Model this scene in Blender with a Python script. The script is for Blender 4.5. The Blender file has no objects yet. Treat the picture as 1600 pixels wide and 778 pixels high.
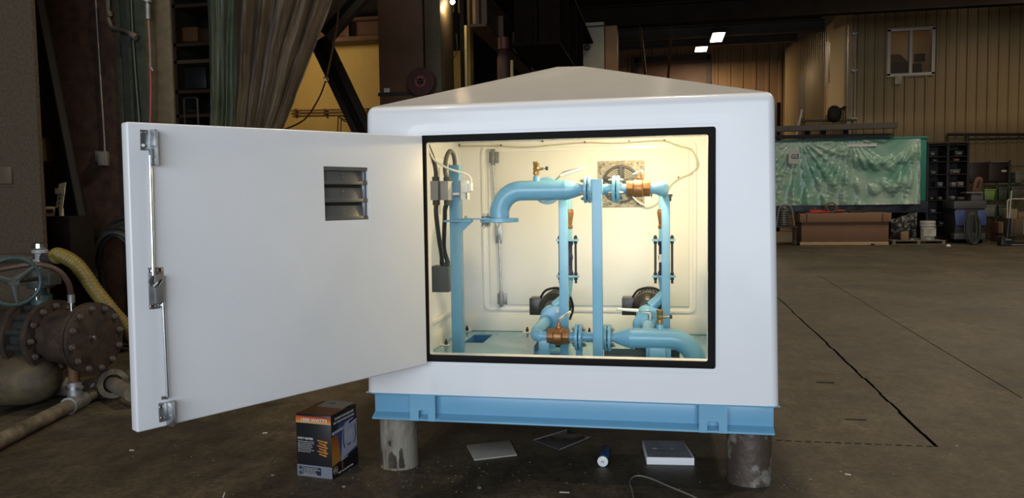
import bpy, bmesh, math, random
from mathutils import Vector, Matrix, noise
random.seed(7)
V = Vector
PI = math.pi
sc = bpy.context.scene
COL = sc.collection

# ------------------------------------------------------------------ camera
CAM = V((1.4949, -3.7343, 1.4447)); YAW, PITCH, ROLL, FPX = -0.18896, -0.06275, -0.01418, 1203.19
_f = V((math.sin(YAW)*math.cos(PITCH), math.cos(YAW)*math.cos(PITCH), math.sin(PITCH)))
_r0 = V((math.cos(YAW), -math.sin(YAW), 0)); _u0 = _r0.cross(_f)
CR = _r0*math.cos(ROLL)+_u0*math.sin(ROLL); CU = -_r0*math.sin(ROLL)+_u0*math.cos(ROLL)
cam = bpy.data.cameras.new('camera'); co = bpy.data.objects.new('camera', cam); COL.objects.link(co)
m = Matrix.Identity(4)
for i in range(3):
    m[i][0] = CR[i]; m[i][1] = CU[i]; m[i][2] = -_f[i]; m[i][3] = CAM[i]
co.matrix_world = m
cam.sensor_width = 36; cam.lens = FPX/1600*36; cam.clip_start = .05; cam.clip_end = 200
sc.camera = co

def ray(x, y): return _f*FPX + CR*(x-800) - CU*(y-389)
def at(x, y, Y=None, Z=None, X=None):
    """a measured point of the photograph, carried out to a known distance"""
    d = ray(x, y)
    if Y is not None: t = (Y-CAM.y)/d.y
    elif Z is not None: t = (Z-CAM.z)/d.z
    else: t = (X-CAM.x)/d.x
    return CAM + d*t
def onplane(x, y, P0, n):
    d = ray(x, y); return CAM + d*((P0-CAM).dot(n)/d.dot(n))

# ------------------------------------------------------------------ materials
_M = {}
def mat(name, col, rough=.5, metal=0., var=.0, vscale=6., bump=0., bscale=40., col2=None, spec=.5, mixlo=.35, mixhi=.7, detail=6., coat=0., stretch=None):
    if name in _M: return _M[name]
    M = bpy.data.materials.new(name); M.use_nodes = True
    nt = M.node_tree; N = nt.nodes; L = nt.links; b = N['Principled BSDF']
    b.inputs['Base Color'].default_value = (*col, 1); b.inputs['Roughness'].default_value = rough
    b.inputs['Metallic'].default_value = metal; b.inputs['Specular IOR Level'].default_value = spec
    b.inputs['Coat Weight'].default_value = coat; b.inputs['Coat Roughness'].default_value = .1
    tc = N.new('ShaderNodeTexCoord'); src = tc.outputs['Object']
    if stretch:
        mp = N.new('ShaderNodeMapping'); mp.inputs['Scale'].default_value = stretch
        L.new(src, mp.inputs['Vector']); src = mp.outputs['Vector']
    if var > 0 or col2:
        n = N.new('ShaderNodeTexNoise'); n.inputs['Scale'].default_value = vscale; n.inputs['Detail'].default_value = detail; n.inputs['Roughness'].default_value = .65
        L.new(src, n.inputs['Vector'])
        r = N.new('ShaderNodeValToRGB'); r.color_ramp.elements[0].position = mixlo; r.color_ramp.elements[1].position = mixhi
        c2 = col2 or tuple(c*(1-var) for c in col)
        r.color_ramp.elements[0].color = (*c2, 1); r.color_ramp.elements[1].color = (*col, 1)
        L.new(n.outputs['Fac'], r.inputs['Fac']); L.new(r.outputs['Color'], b.inputs['Base Color'])
    if bump > 0:
        n2 = N.new('ShaderNodeTexNoise'); n2.inputs['Scale'].default_value = bscale; n2.inputs['Detail'].default_value = 5
        L.new(src, n2.inputs['Vector'])
        bp = N.new('ShaderNodeBump'); bp.inputs['Strength'].default_value = bump; bp.inputs['Distance'].default_value = .01
        L.new(n2.outputs['Fac'], bp.inputs['Height']); L.new(bp.outputs['Normal'], b.inputs['Normal'])
    _M[name] = M; return M
def emit(name, col, s):
    if name in _M: return _M[name]
    M = bpy.data.materials.new(name); M.use_nodes = True
    b = M.node_tree.nodes['Principled BSDF']; b.inputs['Base Color'].default_value = (*col, 1)
    b.inputs['Emission Color'].default_value = (*col, 1); b.inputs['Emission Strength'].default_value = s
    _M[name] = M; return M
def glassmat(name, col, rough=.05, alpha=.25):
    if name in _M: return _M[name]
    M = bpy.data.materials.new(name); M.use_nodes = True
    b = M.node_tree.nodes['Principled BSDF']; b.inputs['Base Color'].default_value = (*col, 1)
    b.inputs['Roughness'].default_value = rough; b.inputs['Alpha'].default_value = alpha
    _M[name] = M; return M

WHITE = mat('white_gelcoat', (.80, .805, .82), .32, var=.03, vscale=3, bump=.03, bscale=9, coat=.15)
WHITE2 = mat('white_gelcoat_inner', (.82, .81, .78), .45, var=.03, vscale=3, bump=.05, bscale=7)
ROOFM = mat('roof_gelcoat', (.78, .77, .755), .22, var=.06, vscale=4, bump=.06, bscale=5, coat=.3)
BLUE = mat('blue_paint', (.17, .40, .58), .32, var=.05, vscale=10, bump=.03, bscale=60, coat=.2)
DECK = mat('deck_paint', (.15, .355, .45), .24, var=.06, vscale=5, coat=.6)
RUBBER = mat('black_rubber', (.006, .005, .005), .75, spec=.2)
GALV = mat('galvanised_steel', (.52, .54, .55), .34, .9, var=.35, vscale=30, detail=3)
GALVD = mat('dull_galvanised', (.33, .335, .33), .5, .7, var=.3, vscale=25)
CHROME = mat('bright_steel', (.75, .76, .77), .2, 1)
BRONZE = mat('bronze', (.42, .20, .085), .42, .75, var=.35, vscale=25, bump=.1, bscale=80)
BRASS = mat('brass', (.45, .30, .13), .35, .85, var=.3, vscale=60)
BLACK = mat('black_paint', (.018, .018, .019), .4, var=.2, vscale=30)
BLACKM = mat('black_motor', (.022, .02, .018), .35, var=.3, vscale=30)
GREYBOX = mat('grey_enamel', (.30, .305, .31), .45, var=.08, vscale=8)
GREYL = mat('light_grey_enamel', (.62, .61, .57), .45)
CONDUIT = mat('dark_conduit', (.05, .05, .05), .5)
PVCW = mat('white_plastic', (.78, .77, .72), .4)
LOUV = mat('louver_grey', (.12, .122, .118), .36, .2, var=.25, vscale=14)
ZINC = mat('zinc_bolt', (.40, .39, .36), .4, .8)
NAVY = mat('navy_rubber', (.012, .02, .075), .45)
STEELD = mat('dark_steel_rod', (.06, .055, .05), .45, .6)
CONC = mat('rough_pile', (.25, .225, .18), .75, col2=(.10, .078, .055), vscale=5, mixlo=.36, mixhi=.56, bump=.5, bscale=25, stretch=(3, 3, .8))
PILE2 = mat('scaled_steel_pile', (.27, .25, .21), .5, .15, col2=(.075, .055, .042), vscale=8, mixlo=.52, mixhi=.62, bump=.6, bscale=22)
BROWN = mat('brown_primer', (.085, .058, .032), .7, var=.55, vscale=45, bump=.25, bscale=70, detail=8)
REDBR = mat('red_brown_primer', (.125, .066, .045), .65, var=.55, vscale=9, bump=.2, bscale=60, detail=9)
OLIVE = mat('olive_paint', (.115, .082, .038), .65, var=.35, vscale=12)
GRNPLATE = mat('dark_green_plate', (.075, .082, .055), .5, var=.4, vscale=10)
NEARBLK = mat('near_black', (.014, .011, .009), .75, spec=.2, var=.4, vscale=8)  # mottled near-black tone shared by many dark things
RUST = mat('rusty_iron', (.075, .048, .034), .6, .2, col2=(.026, .018, .014), vscale=8, bump=.4, bscale=45, detail=9)
TEALIRON = mat('teal_iron', (.045, .085, .085), .5, .2, var=.4, vscale=14)
YELHOSE = mat('yellow_hose', (.22, .165, .035), .45, var=.35, vscale=18)
BLKHOSE = mat('black_hose', (.04, .04, .04), .55, var=.3, vscale=12)
DIRTYW = mat('dirty_yellow_tank', (.12, .092, .045), .7, col2=(.022, .017, .011), vscale=2.2, mixlo=.36, mixhi=.62, bump=.3, bscale=18)
DIRTYP = mat('dirty_pipe', (.22, .185, .13), .6, .1, col2=(.05, .04, .03), vscale=7, bump=.3, bscale=30)
GRNTARP = mat('green_tarp', (.165, .19, .115), .34, col2=(.080, .10, .058), vscale=2.5, bump=.25, bscale=14)
BRNTARP = mat('brown_tarp', (.21, .155, .10), .5, col2=(.10, .072, .046), vscale=2.2, bump=.25, bscale=14, stretch=(1, 1, .5))
YELWALL = mat('lamp_tinted_plaster', (.50, .36, .13), .8, var=.18, vscale=1.1, bump=.05, bscale=10)  # cream wall; the warm lamp's yellow is put into this colour
CREAM = mat('cream_board', (.40, .36, .27), .7, var=.2, vscale=1.5)
TAN = mat('tan_siding', (.36, .255, .13), .28, .35, var=.12, vscale=1.4, stretch=(1, 1, .25))
BACKSID = mat('brown_siding', (.28, .15, .06), .6, var=.35, vscale=1.3, stretch=(1, 1, .3))
CEILM = mat('dark_roof_deck', (.022, .015, .010), .9, spec=.1, var=.4, vscale=1.0)  # very dark brown, slightly mottled
DARKSTEEL = mat('dark_structural_steel', (.035, .024, .016), .6, var=.4, vscale=3)
REDBEAM = mat('red_oxide_beam', (.07, .026, .011), .6, var=.4, vscale=5)
CARD = mat('brown_panel', (.20, .105, .055), .7, var=.12, vscale=4)
PINE = mat('pine', (.52, .39, .23), .7, col2=(.36, .24, .12), vscale=6, stretch=(.6, 8, 8))
GREYWOOD = mat('grey_wood', (.24, .20, .145), .8, col2=(.14, .11, .075), vscale=5, stretch=(.6, 8, 8))
TEAL = mat('teal_paint', (.035, .20, .16), .4, var=.1, vscale=3)
PLASTIC = mat('plastic_film', (.42, .54, .44), .24, col2=(.15, .33, .25), vscale=.6, mixlo=.34, mixhi=.60, detail=2, bump=.9, bscale=9)
CLEARF = mat('clear_film', (.42, .42, .39), .18, col2=(.05, .05, .045), vscale=9, mixlo=.45, mixhi=.6)
REDCABLE = mat('red_cable', (.42, .03, .02), .45)
BIN = mat('dark_bin', (.02, .02, .022), .4)
BLUEP = mat('blue_panel', (.06, .085, .24), .45)
GREENP = mat('green_box', (.10, .17, .03), .5, var=.3, vscale=8)
DKGREEN = mat('dark_green_metal', (.03, .045, .02), .4)
INK = mat('white_ink', (.62, .62, .60), .5)
SHEETW = mat('grey_white_board', (.46, .43, .36), .5, var=.15, vscale=9)
FOAMW = mat('white_foam', (.78, .78, .80), .7)
FOAMG = mat('grey_foil', (.52, .54, .58), .4, .0, var=.3, vscale=12)
CAULK = mat('blue_tube', (.02, .07, .19), .35)

def floormat():
    M = bpy.data.materials.new('concrete_floor'); M.use_nodes = True
    nt = M.node_tree; N = nt.nodes; L = nt.links; b = N['Principled BSDF']
    tc = N.new('ShaderNodeTexCoord'); O = tc.outputs['Object']
    def nz(scale, det, mp=None):
        n = N.new('ShaderNodeTexNoise'); n.inputs['Scale'].default_value = scale; n.inputs['Detail'].default_value = det; n.inputs['Roughness'].default_value = .62
        if mp:
            q = N.new('ShaderNodeMapping'); q.inputs['Scale'].default_value = mp; L.new(O, q.inputs['Vector']); L.new(q.outputs['Vector'], n.inputs['Vector'])
        else: L.new(O, n.inputs['Vector'])
        return n
    def ramp(n, a, ca, bb, cb):
        r = N.new('ShaderNodeValToRGB'); e = r.color_ramp.elements
        e[0].position = a; e[0].color = (*ca, 1); e[1].position = bb; e[1].color = (*cb, 1)
        L.new(n.outputs['Fac'], r.inputs['Fac']); return r
    def mix(A, B, fac, mode='MIX'):
        x = N.new('ShaderNodeMix'); x.data_type = 'RGBA'; x.blend_type = mode
        if isinstance(fac, float): x.inputs['Factor'].default_value = fac
        else: L.new(fac, x.inputs['Factor'])
        L.new(A, x.inputs[6]); L.new(B, x.inputs[7]); return x.outputs[2]
    big = ramp(nz(.55, 7), .36, (.064, .052, .035), .66, (.118, .096, .064))
    mid = ramp(nz(3.0, 8, (1, .5, 1)), .30, (.55, .52, .5), .7, (1.12, 1.1, 1.08))
    c = mix(big.outputs['Color'], mid.outputs['Color'], .8, 'MULTIPLY')
    fine = ramp(nz(38, 9), .32, (.50, .49, .48), .68, (1.40, 1.38, 1.34))
    c = mix(c, fine.outputs['Color'], .85, 'MULTIPLY')
    med = ramp(nz(9, 9, (1, .6, 1)), .36, (.62, .61, .60), .64, (1.22, 1.2, 1.18))
    c = mix(c, med.outputs['Color'], .8, 'MULTIPLY')
    st = ramp(nz(.9, 6, (.7, 1.6, 1)), .56, (0, 0, 0), .68, (1, 1, 1))
    stain = N.new('ShaderNodeRGB'); stain.outputs[0].default_value = (.030, .026, .023, 1)
    mul = N.new('ShaderNodeMath'); mul.operation = 'MULTIPLY'; mul.inputs[1].default_value = .6
    L.new(st.outputs['Color'], mul.inputs[0])
    c = mix(c, stain.outputs[0], mul.outputs[0])
    du = ramp(nz(60, 3), .70, (0, 0, 0), .76, (1, 1, 1)); dz = ramp(nz(1.7, 4), .50, (0, 0, 0), .68, (1, 1, 1))
    m2 = N.new('ShaderNodeMath'); m2.operation = 'MULTIPLY'; L.new(du.outputs['Color'], m2.inputs[0]); L.new(dz.outputs['Color'], m2.inputs[1])
    dust = N.new('ShaderNodeRGB'); dust.outputs[0].default_value = (.16, .145, .12, 1)
    c = mix(c, dust.outputs[0], m2.outputs[0])
    L.new(c, b.inputs['Base Color'])
    rr = N.new('ShaderNodeMapRange'); rr.inputs['To Min'].default_value = .42; rr.inputs['To Max'].default_value = .75
    L.new(nz(2.2, 6).outputs['Fac'], rr.inputs['Value']); L.new(rr.outputs['Result'], b.inputs['Roughness'])
    bp = N.new('ShaderNodeBump'); bp.inputs['Strength'].default_value = .25; bp.inputs['Distance'].default_value = .01
    L.new(nz(45, 5).outputs['Fac'], bp.inputs['Height']); L.new(bp.outputs['Normal'], b.inputs['Normal'])
    return M

# ------------------------------------------------------------------ mesh builder
def basis(d):
    d = V(d).normalized(); a = V((0, 0, 1)) if abs(d.z) < .9 else V((1, 0, 0))
    x = a.cross(d).normalized(); return x, d.cross(x), d
class MB:
    def __init__(s): s.bm = bmesh.new()
    def poly(s, pts):
        vs = [s.bm.verts.new(p) for p in pts]; return s.bm.faces.new(vs)
    def hexa(s, b, t):
        """eight corners: bottom loop b, top loop t"""
        n = len(b); vb = [s.bm.verts.new(p) for p in b]; vt = [s.bm.verts.new(p) for p in t]
        s.bm.faces.new(vb[::-1]); s.bm.faces.new(vt)
        for i in range(n): s.bm.faces.new([vb[i], vb[(i+1) % n], vt[(i+1) % n], vt[i]])
        return s
    def box(s, lo, hi):
        (a, b, c), (d, e, f) = lo, hi
        return s.hexa([(a, b, c), (d, b, c), (d, e, c), (a, e, c)], [(a, b, f), (d, b, f), (d, e, f), (a, e, f)])
    def obox(s, c, ax, ay, az):
        """box about centre c with half-axis vectors"""
        c, ax, ay, az = V(c), V(ax), V(ay), V(az)
        b = [c-ax-ay-az, c+ax-ay-az, c+ax+ay-az, c-ax+ay-az]
        return s.hexa(b, [p+2*az for p in b])
    def prism(s, pts, off):
        off = V(off); return s.hexa([V(p) for p in pts], [V(p)+off for p in pts])
    def cyl(s, p0, p1, r, r2=None, seg=24):
        p0, p1 = V(p0), V(p1); r2 = r if r2 is None else r2; x, y, d = basis(p1-p0)
        A = [p0+(x*math.cos(2*PI*i/seg)+y*math.sin(2*PI*i/seg))*r for i in range(seg)]
        B = [p1+(x*math.cos(2*PI*i/seg)+y*math.sin(2*PI*i/seg))*r2 for i in range(seg)]
        return s.hexa(A, B)
    def lathe(s, c, axis, prof, seg=32):
        """prof: (radius, height along axis)"""
        c = V(c); x, y, d = basis(axis); rows = []
        for r, h in prof:
            rows.append([s.bm.verts.new(c+d*h+(x*math.cos(2*PI*i/seg)+y*math.sin(2*PI*i/seg))*max(r, 1e-4)) for i in range(seg)])
        for a, b in zip(rows, rows[1:]):
            for i in range(seg): s.bm.faces.new([a[i], a[(i+1) % seg], b[(i+1) % seg], b[i]])
        s.bm.faces.new(rows[0][::-1]); s.bm.faces.new(rows[-1]); return s
    def ring(s, c, axis, ri, ro, h, seg=40):
        c = V(c); x, y, d = basis(axis); L = []
        for r, hh in ((ri, 0), (ro, 0), (ro, h), (ri, h)):
            L.append([s.bm.verts.new(c+d*hh+(x*math.cos(2*PI*i/seg)+y*math.sin(2*PI*i/seg))*r) for i in range(seg)])
        for k in range(4):
            a, b = L[k], L[(k+1) % 4]
            for i in range(seg): s.bm.faces.new([a[i], a[(i+1) % seg], b[(i+1) % seg], b[i]])
        return s
    def tube(s, path, r, seg=12, closed=False):
        P = [V(p) for p in path]; n = len(P); rr = r if isinstance(r, (list, tuple)) else [r]*n
        tan = []
        for i in range(n):
            a = P[i-1] if (i > 0 or closed) else P[i]; b = P[(i+1) % n] if (i < n-1 or closed) else P[i]
            tan.append((b-a).normalized())
        x, _, _ = basis(tan[0]); rows = []
        for i in range(n):
            x = (x-tan[i]*x.dot(tan[i])).normalized(); y = tan[i].cross(x)
            rows.append([s.bm.verts.new(P[i]+(x*math.cos(2*PI*k/seg)+y*math.sin(2*PI*k/seg))*rr[i]) for k in range(seg)])
        for i in range(n if closed else n-1):
            a, b = rows[i], rows[(i+1) % n]
            for k in range(seg): s.bm.faces.new([a[k], a[(k+1) % seg], b[(k+1) % seg], b[k]])
        if not closed: s.bm.faces.new(rows[0][::-1]); s.bm.faces.new(rows[-1])
        return s
    def sphere(s, c, r, sx=1, sy=1, sz=1, seg=20):
        bmesh.ops.create_uvsphere(s.bm, u_segments=seg, v_segments=seg//2, radius=r, matrix=Matrix.Translation(V(c)) @ Matrix.Diagonal((sx, sy, sz, 1)))
        return s
    def hexbolt(s, c, axis, r=.009, h=.008):
        c = V(c); a = V(axis).normalized(); s.cyl(c, c+a*h, r, seg=6); s.cyl(c+a*h, c+a*(h+h*.6), r*.55, seg=8); return s
    def grid(s, nu, nv, fn, thick=0.):
        vs = [[s.bm.verts.new(fn(i/nu, j/nv)) for i in range(nu+1)] for j in range(nv+1)]
        for j in range(nv):
            for i in range(nu): s.bm.faces.new([vs[j][i], vs[j][i+1], vs[j+1][i+1], vs[j+1][i]])
        if thick:
            g = bmesh.ops.solidify(s.bm, geom=s.bm.faces[:], thickness=thick)
        return s
    def build(s, name, M, parent=None, bev=0., smooth=35, seg=2):
        bm = s.bm
        bmesh.ops.recalc_face_normals(bm, faces=bm.faces[:])
        if bev > 0:
            bm.normal_update()
            ed = [e for e in bm.edges if len(e.link_faces) == 2 and e.calc_face_angle(0) > .6]
            bmesh.ops.bevel(bm, geom=ed, offset=bev, segments=seg, affect='EDGES', profile=.5, clamp_overlap=True)
        me = bpy.data.meshes.new(name); bm.to_mesh(me); bm.free()
        return link(name, me, M, parent, smooth)
def wloc(o):
    w = V((0, 0, 0))
    while o is not None: w = w+o.location; o = o.parent
    return w
def link(name, me, M, parent=None, smooth=35):
    o = bpy.data.objects.new(name, me); COL.objects.link(o)
    me.materials.clear()
    me.materials.append(M)
    if smooth:
        for p in me.polygons: p.use_smooth = True
        me.set_sharp_from_angle(angle=math.radians(smooth))
    if parent is not None:
        me.transform(Matrix.Translation(-wloc(parent))); o.parent = parent
    else:
        # origin at the base centre of the thing
        vs = [v.co for v in me.vertices]
        c = V(((min(v.x for v in vs)+max(v.x for v in vs))/2, (min(v.y for v in vs)+max(v.y for v in vs))/2, min(v.z for v in vs)))
        me.transform(Matrix.Translation(-c)); o.location = c
    return o
def tag(o, label, cat, group=None, kind=None):
    o['label'] = label; o['category'] = cat
    if group: o['group'] = group
    if kind: o['kind'] = kind
    return o
def thing(name, label, cat, loc=(0, 0, 0), group=None):
    o = bpy.data.objects.new(name, None); COL.objects.link(o); o.location = loc; o.empty_display_size = .1
    return tag(o, label, cat, group)
def struct(o): o['kind'] = 'structure'; return o
def boolean(target, cutters):
    """cut meshes out of target (all plain mesh objects), keep target only"""
    for c in cutters:
        md = target.modifiers.new('cut', 'BOOLEAN'); md.operation = 'DIFFERENCE'; md.solver = 'EXACT'; md.object = c
    bpy.context.view_layer.update()
    dg = bpy.context.evaluated_depsgraph_get()
    me = bpy.data.meshes.new_from_object(target.evaluated_get(dg))
    target.modifiers.clear(); old = target.data; target.data = me; bpy.data.meshes.remove(old)
    for c in cutters:
        d = c.data; bpy.data.objects.remove(c); bpy.data.meshes.remove(d)
    return target
def clone(root, dloc=(0, 0, 0), rz=0, label=None, loc=None):
    def cp(o, par):
        c = o.copy(); COL.objects.link(c); c.parent = par
        for ch in o.children: cp(ch, c)
        return c
    kids = list(root.children); r = root.copy(); COL.objects.link(r)
    for k in kids: cp(k, r)
    r.location = (V(loc) if loc is not None else root.location+V(dloc)); r.rotation_euler.z = root.rotation_euler.z+rz
    if label: r['label'] = label
    return r
def text(body, size, origin, xdir, ydir, M, parent, name='lettering', bold=0., ext=.0004, wscale=1., align='LEFT', label=None):
    c = bpy.data.curves.new(name, 'FONT'); c.body = body; c.size = size; c.extrude = ext; c.offset = bold; c.align_x = align; c.resolution_u = 2
    o = bpy.data.objects.new(name, c); COL.objects.link(o)
    bpy.context.view_layer.update()
    me = bpy.data.meshes.new_from_object(o.evaluated_get(bpy.context.evaluated_depsgraph_get()))
    bpy.data.objects.remove(o); bpy.data.curves.remove(c)
    x = V(xdir).normalized(); y = V(ydir).normalized(); z = x.cross(y)
    mm = Matrix.Identity(4)
    for i in range(3): mm[i][0] = x[i]*wscale; mm[i][1] = y[i]; mm[i][2] = z[i]; mm[i][3] = V(origin)[i]
    me.transform(mm)
    return link(name, me, M, parent, 0)
def arc(c, u, v, r, a0, a1, n=12):
    c, u, v = V(c), V(u), V(v)
    return [c+(u*math.cos(a0+(a1-a0)*i/n)+v*math.sin(a0+(a1-a0)*i/n))*r for i in range(n+1)]
def spline(pts, n=8):
    P = [V(p) for p in pts]; P = [P[0]*2-P[1]]+P+[P[-1]*2-P[-2]]; out = []
    for i in range(1, len(P)-2):
        p0, p1, p2, p3 = P[i-1:i+3]
        for k in range(n):
            t = k/n; out.append(.5*((2*p1)+(p2-p0)*t+(2*p0-5*p1+4*p2-p3)*t*t+(3*p1-p0-3*p2+p3)*t**3))
    out.append(P[-2]); return out
X1, Y1, Z1 = V((1, 0, 0)), V((0, 1, 0)), V((0, 0, 1))
DAY_W, LAMP_W, EXPO = 1600, 40, 0.0
ADDED_LAMPS = [(13.5, 17.0, 9.0, 900, 145, 'unseen warm lamp added high over the stores at the right'), (1.6, 1.6, 6.8, 620, 145, 'unseen lamp added high above the white housing to light its roof'), (-2.5, -2.5, 9.0, 330, 145, 'unseen lamp added high above the old valve'), (8.5, 5.0, 9.0, 460, 145, 'unseen lamp added to light the bare floor at the right'), (8.0, 14.5, 9.0, 900, 145, 'unseen lamp added high before the wrapped housing'), (2.0, 15.3, 9.0, 330, 105, 'unseen lamp added to light the cream block')]  # lamps out of view, added to lift the roof, floor and stores
# ================================================================== SETTING
FL = floormat()
struct(MB().box((-16, -14, -.2), (24, 38, 0)).build('floor', FL, smooth=0))
def strip(p, q, w, name='trim_1'):
    d = (q-p).normalized(); s = V((-d.y, d.x, 0))*w/2
    return MB().hexa([p-s, q-s, q+s, p+s], [a+V((0, 0, .0015)) for a in (p-s, q-s, q+s, p+s)])
JM = mat('joint_dark', (.004, .0035, .003), 1, spec=0)
JM2 = mat('joint_faint', (.026, .021, .015), 1, spec=0)
# floor joints: the long ones run along the building, a short broken one across it
b = MB(); random.seed(3)
a0, a1 = at(1180, 432, Z=0), at(1464, 698, Z=0)
n = 40
for i in range(n):
    t0, t1 = i/n, (i+1)/n; w = .005+.009*random.random()+.010*t0
    p, q = a0.lerp(a1, t0), a0.lerp(a1, t1); d = (q-p).normalized(); s = V((-d.y, d.x, 0))*w/2; j = V((random.uniform(-.006, .006), 0, 0))
    b.hexa([p-s+j, q-s+j, q+s+j, p+s+j], [z+j+V((0, 0, .0015)) for z in (p-s, q-s, q+s, p+s)])
struct(b.build('trim_1', JM, smooth=0))
struct(strip(at(1277, 429, Z=0), at(1597, 622, Z=0), .008).build('trim_2', JM2, smooth=0))
b = MB(); p0, p1 = at(1212, 688, Z=0), at(1464, 698, Z=0)
for i in range(16):
    p, q = p0.lerp(p1, i/16), p0.lerp(p1, (i+.62)/16); s = V((0, .005, 0))
    b.hexa([p-s, q-s, q+s, p+s], [z+V((0, 0, .0015)) for z in (p-s, q-s, q+s, p+s)])
struct(b.build('trim_3', JM2, smooth=0))

CZ = 9.5
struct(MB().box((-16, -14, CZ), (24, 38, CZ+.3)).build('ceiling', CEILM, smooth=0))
def ribbed(p0, p1, z0, z1, pitch, rib, depth, out):
    """ribbed sheet between two ground points"""
    p0, p1 = V(p0), V(p1); L = (p1-p0).length; d = (p1-p0)/L; o = V(out).normalized(); prof = []
    n = int(L/pitch)
    for i in range(n):
        s = i*L/n
        for ds, h in ((0, 0), (pitch*.5-rib*.5, 0), (pitch*.5-rib*.25, depth), (pitch*.5+rib*.25, depth), (pitch*.5+rib*.5, 0)):
            prof.append(p0+d*(s+ds)+o*h)
    prof.append(p1.copy()); B = MB(); lo = [B.bm.verts.new((q.x, q.y, z0)) for q in prof]; hi = [B.bm.verts.new((q.x, q.y, z1)) for q in prof]
    bl = [B.bm.verts.new((q.x-o.x*.08, q.y-o.y*.08, z0)) for q in (prof[0], prof[-1])]; bh = [B.bm.verts.new((q.x-o.x*.08, q.y-o.y*.08, z1)) for q in (prof[0], prof[-1])]
    for i in range(len(prof)-1): B.bm.faces.new([lo[i], lo[i+1], hi[i+1], hi[i]])
    B.bm.faces.new([bl[1], bl[0], bh[0], bh[1]]); B.bm.faces.new([bl[0], lo[0], hi[0], bh[0]]); B.bm.faces.new([lo[-1], bl[1], bh[1], hi[-1]])
    B.bm.faces.new(lo[::-1]+[bl[0], bl[1]]) ; B.bm.faces.new(hi+[bh[1], bh[0]])
    return B
# outer walls
struct(ribbed((-16, 36, 0), (24, 36, 0), 0, CZ, .6, .2, .05, (0, -1, 0)).build('wall_back', BACKSID, smooth=0))
struct(MB().box((-16.2, -14, 0), (-16, 36.2, CZ)).build('wall_left', BACKSID, smooth=0))
struct(MB().box((24, -14, 0), (24.2, 36.2, CZ)).build('wall_right', BACKSID, smooth=0))
# front wall round the big open doorway behind the camera
b = MB(); b.box((-16, -14.2, 0), (-6, -14, CZ)); b.box((9, -14.2, 0), (24, -14, CZ)); b.box((-6, -14.2, 6.2), (9, -14, CZ))
struct(b.build('wall_front', BACKSID, smooth=0))

# office block of ribbed tan siding
OC = at(1327, 290, Y=23.5); OC.z = 0
OB = at(1226, 290, Y=33.4); OB.z = 0
wf = ribbed(OC, (19, 23.5, 0), 0, 8.6, .305, .11, .05, (0, -1, 0)).build('wall_office_front', TAN, smooth=0)
ws = ribbed(OB, OC, 0, 8.1, .305, .11, .05, (-1, .0, 0)).build('wall_office_side', TAN, smooth=0)
struct(wf); struct(ws)
wa, wb = at(1387.5, 47, Y=23.5), at(1457.5, 116.5, Y=23.5)
cut = MB().box((wa.x, 23.0, wb.z), (wb.x, 24.2, wa.z)).build('cut', TAN); boolean(wf, [cut])
struct(wf)
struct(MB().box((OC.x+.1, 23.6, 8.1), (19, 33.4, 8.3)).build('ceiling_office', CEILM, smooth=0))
# corner flashing and door/window of the side wall
tr = MB().box((OC.x-.12, 23.36, 0), (OC.x+.14, 23.49, 8.1)); struct(tr.build('trim_4', mat('tan_trim', (.40, .27, .14), .4), smooth=0))
sd = (OC-OB).normalized(); sn = V((-sd.y, sd.x, 0));
if sn.x > 0: sn = -sn
def onside(x, y): return onplane(x, y, OB, sn)
def sidebox(px0, py0, px1, py1, o0, o1):
    a, c = onside(px0, py0), onside(px1, py1)
    P = [V((a.x, a.y, c.z)), V((c.x, c.y, c.z)), V((c.x, c.y, a.z)), V((a.x, a.y, a.z))]
    return MB().prism([p+sn*o0 for p in P], sn*(o1-o0))
w2 = sidebox(1293, 66, 1307, 129, .0, .05).build('window_2', mat('bronze_frame', (.20, .12, .06), .5)); struct(w2)
pn = sidebox(1297, 69, 1306, 125, .05, .06).build('pane', mat('dusty_pane', (.14, .075, .035), .25), w2)
d1 = sidebox(1250.5, 123, 1258.5, 240, .0, .06).build('door_1', mat('dark_door', (.02, .012, .008), .5)); struct(d1)
a = onside(1257.3, 182); sidebox(1256.6, 180, 1257.8, 184, .06, .12).build('door_handle', BRASS, d1)
# window of the office, room behind it
fr = MB(); Y0 = 23.46
for lo, hi in (((wa.x-.03, Y0-.06, wa.z-.07), (wb.x+.03, Y0+.1, wa.z+.03)), ((wa.x-.03, Y0-.06, wb.z-.03), (wb.x+.03, Y0+.1, wb.z+.07)),
               ((wa.x-.03, Y0-.06, wb.z), (wa.x+.07, Y0+.1, wa.z)), ((wb.x-.07, Y0-.06, wb.z), (wb.x+.03, Y0+.1, wa.z))): fr.box(lo, hi)
mx = (wa.x+wb.x)/2; fr.box((mx-.05, Y0-.05, wb.z), (mx+.04, Y0+.1, wa.z))
w1 = struct(fr.build('window_1', mat('almond_frame', (.55, .46, .36), .4), bev=.006))
for x0, x1 in ((wa.x+.07, mx-.05), (mx+.04, wb.x-.07)):
    MB().box((x0, Y0+.02, wb.z+.07), (x1, Y0+.026, wa.z-.07)).build('pane', glassmat('window_pane', (.25, .22, .18), .03, .12), w1)
OW = mat('office_plaster', (.52, .36, .17), .8)
b = MB(); zf = wb.z-.9
b.box((wa.x-1.2, 26.6, zf), (wb.x+2.0, 26.7, wa.z+.8)); struct(b.build('wall_office_back', OW, smooth=0))
struct(MB().box((wa.x-1.3, 23.6, zf), (wa.x-1.2, 26.7, wa.z+.8)).build('wall_office_left', OW, smooth=0))
struct(MB().box((wb.x+2.0, 23.6, zf), (wb.x+2.1, 26.7, wa.z+.8)).build('wall_office_right', OW, smooth=0))
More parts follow.
